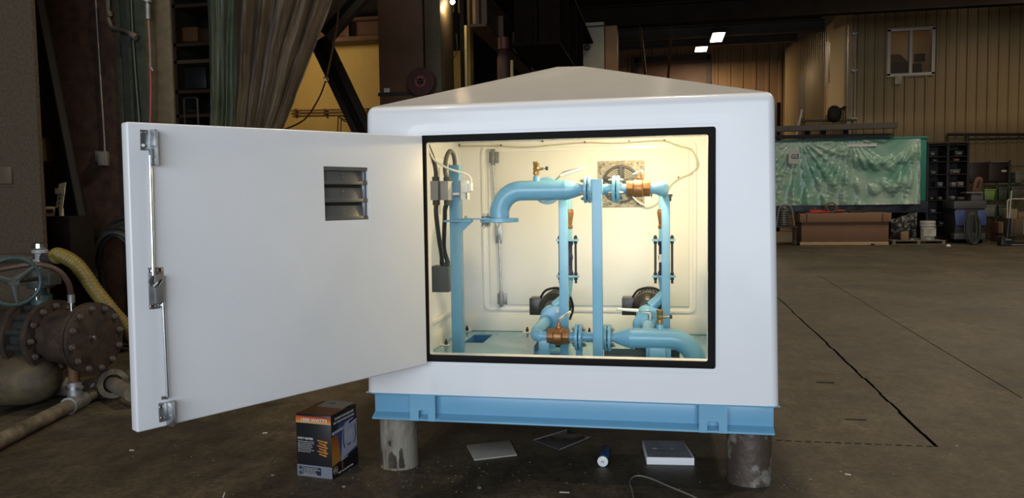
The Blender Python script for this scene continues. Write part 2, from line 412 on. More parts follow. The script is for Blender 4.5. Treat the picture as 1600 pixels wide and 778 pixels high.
struct(MB().box((wa.x-1.2, 23.6, wa.z+.7), (wb.x+2.0, 26.7, wa.z+.8)).build('ceiling_room', OW, smooth=0))
struct(MB().box((wa.x-1.2, 23.6, zf-.1), (wb.x+2.0, 26.7, zf)).build('floor_office', mat('office_carpet', (.10, .07, .05), .9), smooth=0))
# office furniture seen through the glass
t = thing('filing_shelf', 'dark low shelf of binders behind the left pane of the office window', 'shelf', (at(1405, 110, Y=26.2).x, 26.2, zf))
q0, q1 = at(1388, 86, Y=26.2), at(1421, 116, Y=26.2)
MB().box((q0.x-.2, 26.0, zf), (q1.x, 26.55, q0.z-.35)).build('carcass', mat('dark_wood', (.028, .016, .010), .6), t, bev=.02)
MB().hexa([(q0.x-.1, 26.0, q0.z-.35), (q1.x-.05, 26.0, q0.z-.35), (q1.x-.05, 26.5, q0.z-.35), (q0.x-.1, 26.5, q0.z-.35)], [(q0.x, 26.1, q0.z), (q1.x-.35, 26.1, q0.z), (q1.x-.35, 26.5, q0.z), (q0.x, 26.5, q0.z)]).build('top', mat('dark_brown_top', (.06, .022, .010), .6), t, bev=.03)
pa, pb = at(1428.5, 84.5, Y=26.57), at(1444.5, 95.5, Y=26.57)
t = thing('wall_picture', 'dark rectangular picture hung on the office wall behind the right pane', 'picture', (pa.x, 26.57, pb.z))
MB().box((pa.x, 26.53, pb.z), (pb.x, 26.595, pa.z)).build('frame', mat('dark_frame', (.03, .015, .008), .5), t, bev=.008)
MB().box((pa.x+.04, 26.525, pb.z+.04), (pb.x-.04, 26.531, pa.z-.04)).build('print', mat('brown_print', (.07, .025, .012), .5), t)
ca, cb = at(1426, 99, Y=25.4), at(1440, 114, Y=25.4)
t = thing('office_chair', 'dark rounded office chair back behind the right pane', 'chair', ((ca.x+cb.x)/2, 25.4, zf))
cx = (ca.x+cb.x)/2; CHM = mat('chair_fabric', (.05, .02, .012), .8)
MB().box((ca.x, 25.35, cb.z-.25), (cb.x, 25.45, ca.z)).build('backrest', CHM, t, bev=.045, seg=4)
MB().box((ca.x, 24.95, cb.z-.4), (cb.x, 25.45, cb.z-.3)).build('seat', CHM, t, bev=.04, seg=3)
bb = MB().cyl((cx, 25.2, zf+.05), (cx, 25.2, cb.z-.38), .03)
for k in range(5): bb.cyl((cx, 25.2, zf+.09), (cx+.3*math.cos(k*1.257), 25.2+.3*math.sin(k*1.257), zf+.04), .025, seg=8)
bb.build('base', BLACK, t)
# downpipe on the office corner
x0 = at(1336.5, 100, Y=23.2).x
t = thing('downpipe', 'brown vertical downpipe clipped to the corner of the tan office wall', 'pipe', (x0, 23.2, 0))
MB().cyl((x0, 23.2, 0), (x0, 23.2, 8.6), .055, seg=16).build('pipe', mat('pipe_tan', (.30, .21, .13), .35, .3), t)
for yy in (52, 110, 186):
    z = at(1336, yy, Y=23.2).z; MB().box((x0-.10, 23.14, z-.04), (x0+.10, 23.355, z+.04)).build('clip', GALVD, t, bev=.005)
t = tag(MB().box((at(1398, 120, Y=23.42).x, 23.38, at(1400, 132, Y=23.42).z), (at(1409, 120, Y=23.42).x, 23.44, at(1400, 119, Y=23.42).z)).build('wall_plate', mat('tan_box', (.42, .33, .2), .4), bev=.01), 'small tan cover box on the siding below the office window', 'box')

# roof steel: beams across the hall
for k, (Y, px, py0, py1, M) in enumerate(((19.0, 1000, 6, 38, CEILM), (25.5, 1000, 44, 62, DARKSTEEL), (31.0, 1000, 64, 76, DARKSTEEL))):
    z1, z0 = at(px, py0, Y=Y).z, at(px, py1, Y=Y).z
    x0, x1 = at(884 if k == 0 else 960, 30, Y=Y).x, (16 if k == 0 else OC.x-.4)
    bb = MB().box((x0, Y, z0), (x1, Y+.3, z0+.04)); bb.box((x0, Y, z1-.04), (x1, Y+.3, z1)); bb.box((x0, Y+.14, z0), (x1, Y+.16, z1))
    tag(bb.build('roof_beam', M), ['nearest and deepest dark roof beam crossing the top of the hall', 'dark roof beam crossing the hall just above the lit high bay lamps', 'furthest dark roof beam crossing the hall at the top of the brown wall'][k], 'beam')
for k, px in enumerate((1000, 1050)):
    z = at(px, 42, Y=20).z; x = at(px, 42, Y=20).x
    bb = MB().box((x-.05, 20, z), (x+.05, 35.9, z+.03)); bb.box((x-.015, 20, z+.03), (x+.015, 35.9, z+.25))
    tag(bb.build('roof_purlin', DARKSTEEL), ['dark purlin nearest the cream block, running to the brown back wall', 'second dark purlin from the cream block', 'dark purlin running above the far lit lamp', 'dark purlin running beside the near lit lamp', 'dark purlin nearest the tan office block'][k], 'purlin', 'roof purlins over the far bay')
# roll door panel in the back wall
da, db = at(998, 98, Y=35.9), at(1104, 98, Y=35.9)
dd = MB().box((da.x, 35.86, 0), (db.x, 35.93, da.z))
for k in range(14): z = .3+k*.45; dd.box((da.x, 35.83, z), (db.x, 35.86, z+.05))
d2 = struct(dd.build('door_2', mat('red_brown_door', (.13, .055, .025), .6, var=.3, vscale=2)))
bb = MB().box((da.x-.2, 35.75, 0), (da.x, 35.95, da.z+.2)); bb.box((db.x, 35.75, 0), (db.x+.2, 35.95, da.z+.2)); bb.box((da.x-.2, 35.75, da.z), (db.x+.2, 35.95, da.z+.25))
struct(bb.build('trim_5', DARKSTEEL))

# two lit high-bay lamps
LAMP = emit('lamp_lens', (1, .90, .72), 22)
def highbay(px, py, Y, hw, hd, lab):
    c = at(px, py, Y=Y)
    t = thing('high_bay_lamp', lab, 'lamp', tuple(c), 'lit high bay lamps')
    MB().box((c.x-hw-.04, Y-hd-.04, c.z+.02), (c.x+hw+.04, Y+hd+.04, c.z+.16)).build('housing', DARKSTEEL, t, bev=.02)
    MB().box((c.x-hw, Y-hd, c.z), (c.x+hw, Y+hd, c.z+.02)).build('lens', LAMP, t)
    MB().cyl((c.x, Y, c.z+.16), (c.x, Y, CZ), .02, seg=8).build('hanger', DARKSTEEL, t)
    return c
c1 = highbay(1121, 59, 25, .20, .75, 'nearer lit rectangular high bay lamp, upper of the two beside the roof beam')
c2 = highbay(1096, 76, 32.5, .25, .75, 'further lit rectangular high bay lamp, lower of the two, before the brown wall')
def alight(name, loc, rot, sx, sy, power, col):
    l = bpy.data.lights.new(name, 'AREA'); l.shape = 'RECTANGLE'; l.size = sx; l.size_y = sy; l.energy = power; l.color = col
    o = bpy.data.objects.new(name, l); COL.objects.link(o); o.location = loc; o.rotation_euler = rot; return o
def plight(name, loc, power, col, r=.1):
    l = bpy.data.lights.new(name, 'POINT'); l.energy = power; l.color = col; l.shadow_soft_size = r
    o = bpy.data.objects.new(name, l); COL.objects.link(o); o.location = loc; return o
alight('lamp_light', (c1.x, 25, c1.z-.05), (0, 0, 0), .4, 1.4, 12, (1, .78, .5))
alight('lamp_light', (c2.x, 32.5, c2.z-.05), (0, 0, 0), .4, 1.4, 420, (1, .78, .5))
plight('office_light', ((wa.x+wb.x)/2+.6, 25.0, wa.z+.45), 6, (1, .72, .38), .2)

# cream equipment room beyond the girder, with its corner post
pa, pb, pc = at(884, 35, Y=18), at(944, 108, Y=18), at(961, 38, Y=19.6)
b = MB(); b.box((pa.x-3.5, 18, 0), (pb.x, 24, at(910, 36, Y=18).z))
struct(b.build('wall_cream_block', CREAM, smooth=0))
struct(MB().box((pa.x-3.5, 17.95, at(900, 44, Y=18).z), (pb.x+.02, 18, at(900, 42, Y=18).z)).build('trim_6', DARKSTEEL))
tag(MB().box((pb.x+.02, 18.2, 0), (pb.x+.35, 18.9, at(950, 38, Y=18).z)).build('corner_post', mat('red_ochre_post', (.30, .16, .08), .7, var=.3, vscale=2)), 'red ochre post standing at the corner of the cream block', 'post')
o = MB().ring(at(917.5, 74, Y=17.95), (0, -1, 0), .03, .09, .06).build('wall_ring', DARKSTEEL); tag(o, 'small dark round fitting on the cream block wall', 'fitting')

# cream wall at the left rear, lamp yellow in its colour
struct(MB().box((-14, 13, 0), (at(735, 100, Y=13).x, 13.3, CZ)).build('wall_left_rear', YELWALL, smooth=0))
YW = 12.9
t = thing('wall_pipe_rail', 'thin brown pipe pair running along the yellow lit wall', 'pipe', tuple(at(500, 170, Y=YW)))
for yy in (171, 176):
    MB().cyl(at(455, yy+2, Y=YW), at(590, yy-1, Y=YW), .018, seg=8).build('pipe', mat('brown_pipe', (.12, .05, .02), .5), t)
for xx in (462, 508, 575): MB().cyl(at(xx, 170, Y=YW), at(xx, 180, Y=YW), .03, seg=8).build('clip', REDBEAM, t)
t = thing('cable_frame', 'thin brown bent conduit on the yellow lit wall beside the diagonal brace', 'conduit', tuple(at(528, 205, Y=YW)))
MB().tube([at(527, 215, Y=YW), at(528.5, 182, Y=YW), at(540, 183, Y=YW), at(590, 182.5, Y=YW)], .014, 8).build('conduit', REDBEAM, t)
MB().tube(spline([at(529, 183, Y=YW), at(540, 187, Y=YW), at(560, 188, Y=YW), at(580, 184, Y=YW)]), .012, 8).build('cable', DARKSTEEL, t)
# mezzanine beam over the yellow wall
z1, z0 = at(540, 28, Y=12).z, at(540, 64, Y=12).z
x0, x1 = at(283, 60, Y=12).x-1, at(600, 60, Y=12).x
t = thing('mezzanine_beam', 'red brown edge beam of the mezzanine over the yellow lit wall', 'beam', ((x0+x1)/2, 12, z0))
MB().box((x0, 12, z0), (x1, 12.5, z0+.09)).build('lower_flange', REDBEAM, t); MB().box((x0, 12.2, z0+.09), (x1, 12.24, z1-.06)).build('web', mat('dark_red_web', (.05, .018, .010), .7), t); MB().box((x0, 12, z1-.06), (x1, 12.5, z1)).build('upper_flange', REDBEAM, t)
for xx in (543, 515, 470): p = at(xx, 50, Y=12.1); MB().box((p.x-.05, 12.05, z0+.09), (p.x+.05, 12.19, z1-.06)).build('stiffener', REDBEAM, t)
struct(MB().box((x0, 12.4, z1+.02), (x1, 12.9, CZ)).build('wall_mezzanine', NEARBLK, smooth=0))
# storage rack seen in the gap left of the tarps
t = thing('storage_rack', 'dark tall storage rack in the gap left of the green tarp', 'rack', tuple(V((at(306, 90, Y=9).x, 9.2, 0))))
xa, xb = at(272, 90, Y=9).x, at(352, 90, Y=9).x
RK = mat('rack_brown', (.06, .034, .016), .6)
for x in (xa, xb): MB().box((x-.05, 9, 0), (x+.05, 9.1, 6.5)).build('upright', RK, t)
for yy in (5, 66, 93, 140, 178):
    z = at(306, yy, Y=9).z; MB().box((xa, 9, z-.06), (xb, 10, z)).build('shelf', mat('rack_shelf', (.13, .085, .04), .6) if yy in (93,) else RK, t)
MB().box((xa-1.3, 10, 0), (xb, 10.05, 6.5)).build('back_panel', NEARBLK, t)
def rackbox(px0, py0, px1, py1, M, lab, Y=9.25):
    a, c = at(px0, py0, Y=Y), at(px1, py1, Y=Y)
    return tag(MB().box((a.x, Y, c.z), (c.x, Y+.5, a.z)).build('crate', M, bev=.015), lab, 'crate')
rackbox(279, 43, 309, 64, mat('orange_crate', (.17, .075, .02), .6), 'orange brown crate on the upper shelf of the dark rack')
rackbox(312, 44, 331, 64, mat('dark_crate', (.05, .025, .012), .6), 'dark brown crate beside the orange crate on the rack')
rackbox(284, 106, 322, 138, BIN, 'black crate on the middle shelf of the dark rack')
# chrome stool hoop showing above the door
z = 0
p0, p1 = at(287, 153, Y=6), at(308, 152, Y=6)
t = thing('trolley_handle', 'thin bright hoop handle standing behind the open white door', 'trolley', ((p0.x+p1.x)/2, 6, 0))
MB().tube([V((p0.x, 6, .1))]+arc((p0.x+.04, 6, p0.z-.04), (-1, 0, 0), (0, 0, 1), .04, 0, PI/2, 5)+arc((p1.x-.04, 6, p0.z-.04), (0, 0, 1), (1, 0, 0), .04, 0, PI/2, 5)+[V((p1.x, 6, .1))], .013, 8).build('hoop', GALVD, t)
z = at(297, 173, Y=6).z; MB().cyl((p0.x, 6, z), (p1.x, 6, z), .011, seg=8).build('crossbar', GALVD, t)
bs = MB().box((p0.x-.05, 5.7, .1), (p1.x+.05, 6.1, .16)); bs.build('base', GALVD, t)
for sx in (p0.x, p1.x): MB().cyl((sx-.02, 5.8, .06), (sx+.02, 5.8, .06), .06, seg=16).build('wheel', RUBBER, t)
# ================================================================== COLUMNS AND TARPS AT LEFT
def px2(x, y, Y): return at(x, y, Y=Y)
# big speckled column at the very edge
xr = at(56, 150, Y=1.7).x
t = thing('building_column', 'speckled brown plate column at the left edge behind the valve', 'column', (xr-.5, 2.1, 0))
MB().box((xr-1.4, 1.7, 0), (xr, 1.74, CZ)).build('flange_plate', BROWN, t)
MB().box((xr-1.2, 1.74, 0), (xr-1.16, 2.6, CZ)).build('web', BROWN, t)
MB().box((xr-1.9, 2.6, 0), (xr-.96, 2.64, CZ)).build('flange_plate', BROWN, t)
a, c = at(-6, 261, Y=1.69), at(20, 287, Y=1.69)
tag(MB().box((a.x, 1.675, c.z), (c.x, 1.699, a.z)).build('steel_plate', mat('plate_brown', (.10, .07, .045), .6, var=.3), bev=.003), 'small brown steel plate fixed to the speckled column', 'plate')
# broad red brown column with green channel and olive flange
Yc = 3.4
xa, xb, xc, xd = at(75, 150, Y=Yc).x, at(188, 150, Y=Yc).x, at(240, 150, Y=Yc).x, at(284, 150, Y=Yc).x
t = thing('built_up_column', 'broad red brown built up column behind the coiled black hose', 'column', ((xa+xd)/2, Yc+.3, 0))
MB().box((xa-.5, Yc, 0), (xb, Yc+.05, CZ)).build('web_plate', REDBR, t)
bb = MB().box((xb, Yc-.02, 0), (xb+.03, Yc+.3, CZ)); bb.box((xb, Yc+.02, 0), (xc, Yc+.06, CZ)); bb.box((xc-.03, Yc-.02, 0), (xc, Yc+.3, CZ)); bb.box((xb+.14, Yc-.03, 0), (xb+.17, Yc+.02, CZ)); bb.build('channel', GRNPLATE, t)
MB().box((xc, Yc-.10, 0), (xd-.03, Yc-.06, CZ)).build('end_flange', OLIVE, t, bev=.01)
# diagonal brace in front of it
p0, p1 = at(66, 60, Y=3.3), at(132, 400, Y=3.3)
d = (p1-p0).normalized(); top = p0-d*2.2; bot = p1+d*(p1.z/abs(d.z))
t = thing('diagonal_brace', 'dark leaning steel brace crossing the left side of the red brown column', 'brace', tuple(V((bot.x, 3.3, 0))))
s = V((-d.z, 0, d.x)).normalized()
if s.x < 0: s = -s
BRC = mat('brace_dark', (.022, .022, .021), .55, var=.3)
MB().prism([top-s*.14, bot-s*.14, bot+s*.10, top+s*.10], (0, .02, 0)).build('flange', BRC, t)
MB().prism([top+s*.085, bot+s*.085, bot+s*.10, top+s*.10], (0, -.09, 0)).build('lip', mat('brace_edge', (.05, .05, .048), .45), t)
# things hanging on the column
Yh = Yc-.02
def conduit(name, lab, pts, r, M, cat='conduit', Y=None):
    P = [at(x, y, Y=Y or Yh) for x, y in pts]
    o = MB().tube(spline(P, 5), r, 8).build(name, M); return tag(o, lab, cat)
conduit('wall_conduit', 'thin cream conduit dropping down the red brown column to a switch box', [(149, -8), (155, 90), (162, 200), (164, 237)], .0075, mat('cream_conduit', (.42, .38, .30), .5))
a, c = at(157, 237, Y=Yh), at(170, 259, Y=Yh)
t = thing('switch_box', 'small grey switch box at the foot of the cream conduit', 'switch box', ((a.x+c.x)/2, Yh, c.z))
MB().box((a.x, Yh-.05, c.z), (c.x, Yh+.015, a.z)).build('body', mat('switch_grey', (.25, .235, .20), .5), t, bev=.004)
MB().box((a.x+.008, Yh-.056, c.z+.01), (c.x-.02, Yh-.05, a.z-.01)).build('cover', mat('switch_cover', (.32, .30, .26), .4), t, bev=.002)
a, c = at(148.5, 236, Y=Yh), at(154.5, 252, Y=Yh)
tag(MB().box((a.x, Yh-.006, c.z), (c.x, Yh+.016, a.z)).build('cover_plate', mat('plate_beige', (.22, .19, .16), .5), bev=.002), 'flat beige plate on the red brown column left of the switch box', 'plate')
P = [at(168, -5, Y=Yh-.05), at(169, 30, Y=Yh-.05)]+arc(at(181, 34, Y=Yh-.05), (-1, 0, 0), (0, 0, -1), .07, .1, PI/2, 6)+[at(196, 48, Y=Yh-.05), at(209, 56, Y=Yh-.05)]
t = thing('drop_pipe', 'brown bent pipe at the head of the red brown column', 'pipe', tuple(P[-1]))
MB().tube(P, .024, 10).build('pipe', DIRTYP, t)
MB().cyl(at(205, 53, Y=Yh-.05), at(213, 59, Y=Yh-.05), .034, seg=10).build('fitting', DIRTYP, t)
p = at(170, 18, Y=Yh-.05); MB().cyl(p, p+V((0, 0, -.05)), .032, seg=10).build('coupling', DIRTYP, t)
conduit('riser_line', 'thin bright line running down the green channel of the column', [(205, -5), (208, 60), (213, 130), (219, 200)], .009, mat('line_grey', (.13, .14, .12), .4), 'pipe')
t = thing('air_hose', 'red air hose hanging down with a grey end fitting', 'hose', tuple(at(235, 190, Y=Yh-.2)))
MB().tube(spline([at(231, 20, Y=Yh-.2), at(234, 70, Y=Yh-.2), at(235, 108, Y=Yh-.2)]), .010, 8).build('upper_hose', mat('hose_pink', (.20, .12, .11), .5), t)
MB().tube(spline([at(235, 108, Y=Yh-.2), at(235.5, 150, Y=Yh-.2), at(234, 215, Y=Yh-.2)]), .010, 8).build('lower_hose', mat('hose_red', (.27, .035, .04), .45), t)
MB().cyl(at(230, -6, Y=Yh-.2), at(231, 30, Y=Yh-.2), .024, seg=12).build('fitting', GALVD, t)
MB().cyl(at(230, -6, Y=Yh-.2), at(230, 4, Y=Yh-.2), .045, seg=12).build('cap', GALVD, t)
MB().tube([at(233, 100, Y=Yh-.2), at(239, 111, Y=Yh-.2)], .008, 6).build('clip', GALVD, t)
# gap items between the two columns
Yg = 2.6
def gapbox(px, py, qx, qy, Y, dpt, M, name, lab, cat, bev=.006):
    a, c = at(px, py, Y=Y), at(qx, qy, Y=Y)
    return tag(MB().box((a.x, Y, c.z), (c.x, Y+dpt, a.z)).build(name, M, bev=bev), lab, cat)
gapbox(57, 216, 74, 252, 3.28, .118, mat('cream_box', (.30, .22, .09), .6), 'panel_box', 'cream box fixed in the gap beside the speckled column', 'box')
gapbox(74, 338, 113, 430, 2.3, .3, NEARBLK, 'steel_cabinet', 'black cabinet standing in the gap behind the yellow hose', 'cabinet')
cab_top = at(90, 338, Y=2.3).z
t = thing('angle_bracket', 'cream slotted angle stand leaning on top of the black cabinet', 'stand', tuple(at(90, 338, Y=2.45)))
CRM = mat('cream_angle', (.52, .45, .32), .5)
A, B = at(90, 339, Y=2.45), at(97, 286, Y=2.45)
s = V((.035, 0, .006)); MB().prism([A-s, A+s, B+s, B-s], (0, .012, 0)).build('upright', CRM, t)
MB().box(tuple(at(86, 303, Y=2.44)), tuple(V((at(100, 294, Y=2.44).x, 2.45, at(100, 294, Y=2.44).z)))).build('plate', CRM, t)
for k in range(5): p = A.lerp(B, .15+.13*k)+V((0, -.004, 0)); MB().cyl(p, p+V((0, .005, 0)), .007, seg=8).build('hole', NEARBLK, t)
MB().cyl(at(73, 327, Y=2.47), at(87, 327, Y=2.47), .026, seg=12).build('tube', CRM, t)
p = at(80, 332, Y=2.47); MB().box((p.x-.06, 2.45, cab_top), (p.x+.1, 2.51, p.z+.04)).build('foot', CRM, t)

# coil of black hose hanging against the column
cc = at(190, 425, Y=2.95); t = thing('hose_coil', 'large hanging coil of black hose beside the open white door', 'hose', (cc.x, 2.95, cc.z-.6))
random.seed(5)
for k in range(9):
    rx, rz = .24+.018*k+random.uniform(-.02, .02), .40+.018*k+random.uniform(-.03, .03); off = V((random.uniform(-.04, .04), -.12+.03*k, -.05+random.uniform(-.03, .03)))
    pts = [cc+off+V((rx*math.cos(2*PI*i/48), .03*math.sin(4*PI*i/48+k), rz*math.sin(2*PI*i/48)*(1 if math.sin(2*PI*i/48) > 0 else 1.15))) for i in range(48)]
    MB().tube(pts, .021, 10, True).build('hose_loop', BLKHOSE, t)
MB().tube(arc(cc+V((0, .2, .42)), (0, 0, -1), (0, -1, 0), .12, 0, PI, 8), .02, 8).build('hook', GALVD, t)

# tarps hanging from a rail
Yt = 4.2
rail = MB().cyl((at(300, -30, Y=Yt).x-.3, Yt, 4.6), (at(600, -30, Y=Yt).x+.4, Yt, 4.6), .04, seg=12).build('tarp_rail', DARKSTEEL); tag(rail, 'steel rail carrying the hanging tarps above the frame', 'rail')
def tarp(name, lab, M, tl, tr, bl, br, folds, amp, seed):
    """tl.. are pixel columns of the corners at the top (y=-25) and at y=215"""
    tz, bz = 4.58, .9
    TL, TR = at(tl, -25, Y=Yt).x, at(tr, -25, Y=Yt).x; BL, BR = at(bl, 205, Y=Yt).x, at(br, 205, Y=Yt).x; zb0 = at(bl, 205, Y=Yt).z
    rnd = random.Random(seed); ph = [rnd.uniform(0, 6.28) for _ in range(8)]
    def fn(u, v):
        z = tz+(bz-tz)*v; k = min(1.0, (tz-z)/(tz-zb0)); e = k*(1-.12*k*(1-u)) if True else k
        xl, xr_ = TL+(BL-TL)*k, TR+(BR-TR)*(k**1.05)
        if z < zb0: xr_ = BR+(zb0-z)*.05
        uu = u+.012*math.sin(9*v+ph[0])*math.sin(3.1*u)
        x = xl+(xr_-xl)*uu
        a = amp*(.6+.4*math.sin(2.1*v+ph[1]))
        y = a*(math.sin(folds*uu*6.283+ph[2]+1.2*math.sin(2*v+ph[3]))+.45*math.sin(folds*2.3*uu*6.283+ph[4]-2*v)+.25*math.sin(folds*4.1*uu*6.283+ph[5]+3*v))
        w = noise.noise(V((x*3.1, z*1.3, seed)))*.05+noise.noise(V((x*11, z*5, seed+3)))*.016
        return V((x, Yt+y+w-.02, z))
    o = MB().grid(150, 70, fn, .004).build(name, M, smooth=60); return tag(o, lab, 'tarp', 'tarps hanging on the rail')
tarp('hanging_tarp', 'dull green tarp hanging in folds, left of the brown one', GRNTARP, 327, 400, 326, 388, 2.6, .055, 2)
o = tarp('hanging_tarp', 'brown dusty tarp gathered in folds towards its left, right of the green one', BRNTARP, 385, 585, 380, 452, 5.2, .085, 9); o.location.y -= .14

# rope/hoist chain in front of the yellow wall
Yr = 6.5
t = thing('hoist_rope', 'thin hanging rope with a hook and slack tail before the yellow lit wall', 'rope', tuple(at(500, 200, Y=Yr)))
ROPE = mat('rope_brown', (.10, .055, .025), .8)
MB().tube([V((at(531, -10, Y=Yr).x+.1, Yr, CZ)), at(531, -10, Y=Yr), at(527, 40, Y=Yr), at(517, 90, Y=Yr), at(511, 118, Y=Yr)], .016, 8).build('rope', ROPE, t)
MB().tube(arc(at(509, 124, Y=Yr), (1, 0, 0), (0, 0, 1), .035, -2.2, 2.6, 12), .010, 8).build('hook', GALVD, t)
MB().tube(spline([at(508, 129, Y=Yr), at(499, 152, Y=Yr), at(482, 180, Y=Yr), at(466, 193, Y=Yr), at(440, 204, Y=Yr)]), .012, 8).build('tail', ROPE, t)
# slanted braces behind the tarps
def brace(p, q, w, Y, M, lab):
    P, Q = at(*p, Y=Y), at(*q, Y=Y); d = (Q-P).normalized(); s = V((-d.z, 0, d.x)).normalized()
    if s.x < 0: s = -s
    t = thing('roof_brace', lab, 'brace', tuple(Q))
    for o, ww in ((-w*.58, w*.42), (w*.16, w*.42)):
        MB().prism([P+s*o, Q+s*o, Q+s*(o+ww), P+s*(o+ww)], (0, .14, 0)).build('channel', M, t)
    MB().prism([P-s*w*.2, Q-s*w*.2, Q+s*w*.2, P+s*w*.2], (0, .02, 0)).build('web', NEARBLK, t)
brace((497, 62), (592, 262), .30, 9.2, DARKSTEEL, 'dark double channel brace slanting down to the right before the yellow lit wall')
brace((562, -14), (504, 52), .30, 8.4, mat('brown_brace', (.075, .052, .028), .6), 'brown brace slanting up to the right beside the brown tarp')

# reel column
Yk = 9.6
xa, xb, xc = at(592, 100, Y=Yk).x, at(664, 100, Y=Yk).x, at(691, 100, Y=Yk).x
t = thing('reel_column', 'brown boxed column carrying the red hose reel', 'column', ((xa+xc)/2, Yk+.4, 0))
CBR = mat('column_umber', (.16, .078, .035), .75, var=.3, vscale=2)
MB().box((xa, Yk, 0), (xb-.03, Yk+.8, CZ)).build('left_plate', CBR, t, bev=.01)
MB().box((xb+.03, Yk-.08, 0), (xc, Yk+.8, CZ)).build('right_flange', OLIVE, t, bev=.01)
MB().box((xb-.03, Yk+.05, 0), (xb+.03, Yk+.1, CZ)).build('joint', NEARBLK, t)
z = at(610, 147, Y=Yk-.02).z; MB().box((xa-.02, Yk-.03, z-.03), (xb-.02, Yk, z+.03)).build('weld_band', DARKSTEEL, t)
a, c = at(600, 138, Y=Yk-.02), at(609, 146, Y=Yk-.02)
tag(MB().box((a.x, Yk-.03, c.z), (c.x, Yk-.001, a.z)).build('wall_tag', GREYL, bev=.004), 'small pale plate on the reel column', 'plate')
rc = at(658, 128, Y=Yk-.3)
t = thing('hose_reel', 'dark red round hose reel mounted on the brown column', 'hose reel', tuple(rc))
REEL = mat('reel_red', (.075, .018, .014), .5, var=.3); HUB = mat('reel_hub', (.22, .055, .05), .45)
MB().ring(rc+V((0, .13, 0)), (0, -1, 0), .10, .245, .02).build('rear_disc', REEL, t); MB().ring(rc+V((0, -.02, 0)), (0, -1, 0), .11, .245, .015).build('front_disc', REEL, t)
for k in range(4): MB().tube([rc+V((.19*math.cos(a*PI/12), .10-.03*k, .19*math.sin(a*PI/12))) for a in range(24)], .016, 8, True).build('hose', REEL, t)
MB().ring(rc+V((0, .1, 0)), (0, -1, 0), .055, .105, .15).build('hub', HUB, t)
hb = MB()
for k in range(3): dd = V((math.cos(k*2.094+.5), 0, math.sin(k*2.094+.5))); hb.obox(rc+dd*.04+V((0, -.04, 0)), dd*.045, V((0, .012, 0)), dd.cross(Y1)*.014)
hb.build('spokes', DARKSTEEL, t); MB().cyl(rc+V((0, -.06, 0)), rc+V((0, .21, 0)), .02, seg=12).build('axle', DARKSTEEL, t)
MB().box((rc.x-.30, Yk-.17, rc.z-.1), (rc.x-.255, Yk-.002, rc.z+.1)).build('bracket', DARKSTEEL, t)

# dark machinery between the reel column and the cream block
Ym = 11.0
def dark(px, py, qx, qy, Y, dpt, M, name, lab, cat='machine', z0=None):
    a, c = at(px, py, Y=Y), at(qx, qy, Y=Y)
    return tag(MB().box((a.x, Y, c.z if z0 is None else z0), (c.x, Y+dpt, a.z)).build(name, M, bev=.02), lab, cat)
dark(733, 38, 806, 100, 16.0, 1.0, NEARBLK, 'press_frame', 'black upright press frame behind the left roof slope', 'frame', 0)
dark(717, -10, 726, 100, Ym+.2, .3, NEARBLK, 'steel_post', 'thin black post between the two strips of yellow lit wall', 'post', 0)
hz = at(700, 20, Y=11.6); hs = dark(692, 20, 717, 72, 11.6, .5, NEARBLK, 'overhead_hoist', 'dark overhead hoist block below the bare bulb', 'hoist'); MB().cyl((hz.x+.1, 11.85, hz.z), (hz.x+.1, 11.85, CZ), .04, seg=10).build('hanger', NEARBLK, hs)
t = thing('hanging_controller', 'dark pendant controller hanging on cords before the yellow strip', 'controller', tuple(at(703, 127, Y=10.6)))
a, c = at(698, 97, Y=10.6), at(707, 127, Y=10.6); MB().box((a.x, 10.55, c.z), (c.x, 10.65, a.z)).build('body', mat('pendant_brown', (.05, .018, .008), .5), t, bev=.01)
for q in ((695, 70), (701, 70), (713, 73)): MB().tube(spline([at(q[0], q[1]-20, Y=10.6), at(q[0]+1, q[1]+8, Y=10.6), at(702.5, 97, Y=10.6)]), .010, 6).build('cord', DARKSTEEL, t)
MB().tube([at(702, 127, Y=10.6), at(704, 165, Y=10.6)], .018, 8).build('lower_cord', DARKSTEEL, t)
p = at(727.5, 40, Y=10.5); tag(MB().cyl((p.x, 10.5, 0), (p.x, 10.5, p.z), .028, seg=12).build('vent_pipe', mat('pipe_cream', (.42, .33, .14), .5)), 'tall thin cream pipe beside the black press frame', 'pipe')
p = at(799.5, 94, Y=10.5); tag(MB().cyl((p.x, 10.5, 0), (p.x, 10.5, p.z), .03, seg=12).build('vent_pipe', mat('pipe_cream', (.42, .33, .14), .5)), 'short thick cream pipe showing above the left roof slope', 'pipe')
p = at(787, 80, Y=10.8); t = thing('gas_cylinder', 'dim red gas cylinder shape behind the left roof slope', 'cylinder', (p.x, 10.8, 0))
MB().lathe((p.x, 10.8, 0), (0, 0, 1), [(.13, 0), (.13, p.z-.15), (.09, p.z), (.05, p.z+.06)]).build('body', mat('dim_red', (.05, .017, .016), .5), t)
MB().ring((p.x, 10.8, p.z+.03), (0, 0, 1), .08, .11, .22).build('guard', mat('dim_red_guard', (.09, .02, .02), .5), t)
# bare bulb
c = at(707, 3, Y=10); t = thing('work_lamp', 'small bright bare bulb under the dark roof', 'lamp', tuple(c))
MB().sphere(c, .045).build('bulb', emit('bulb', (1, .93, .75), 40), t); MB().cyl(c+V((0, 0, .04)), c+V((0, 0, .16)), .03, seg=12).build('socket', BLACK, t); MB().cyl(c+V((0, 0, .15)), (c.x, c.y, CZ), .008, seg=6).build('cord', BLACK, t)
plight('bulb_light', tuple(c+V((0, -.2, -.15))), 14, (1, .72, .38), .05)
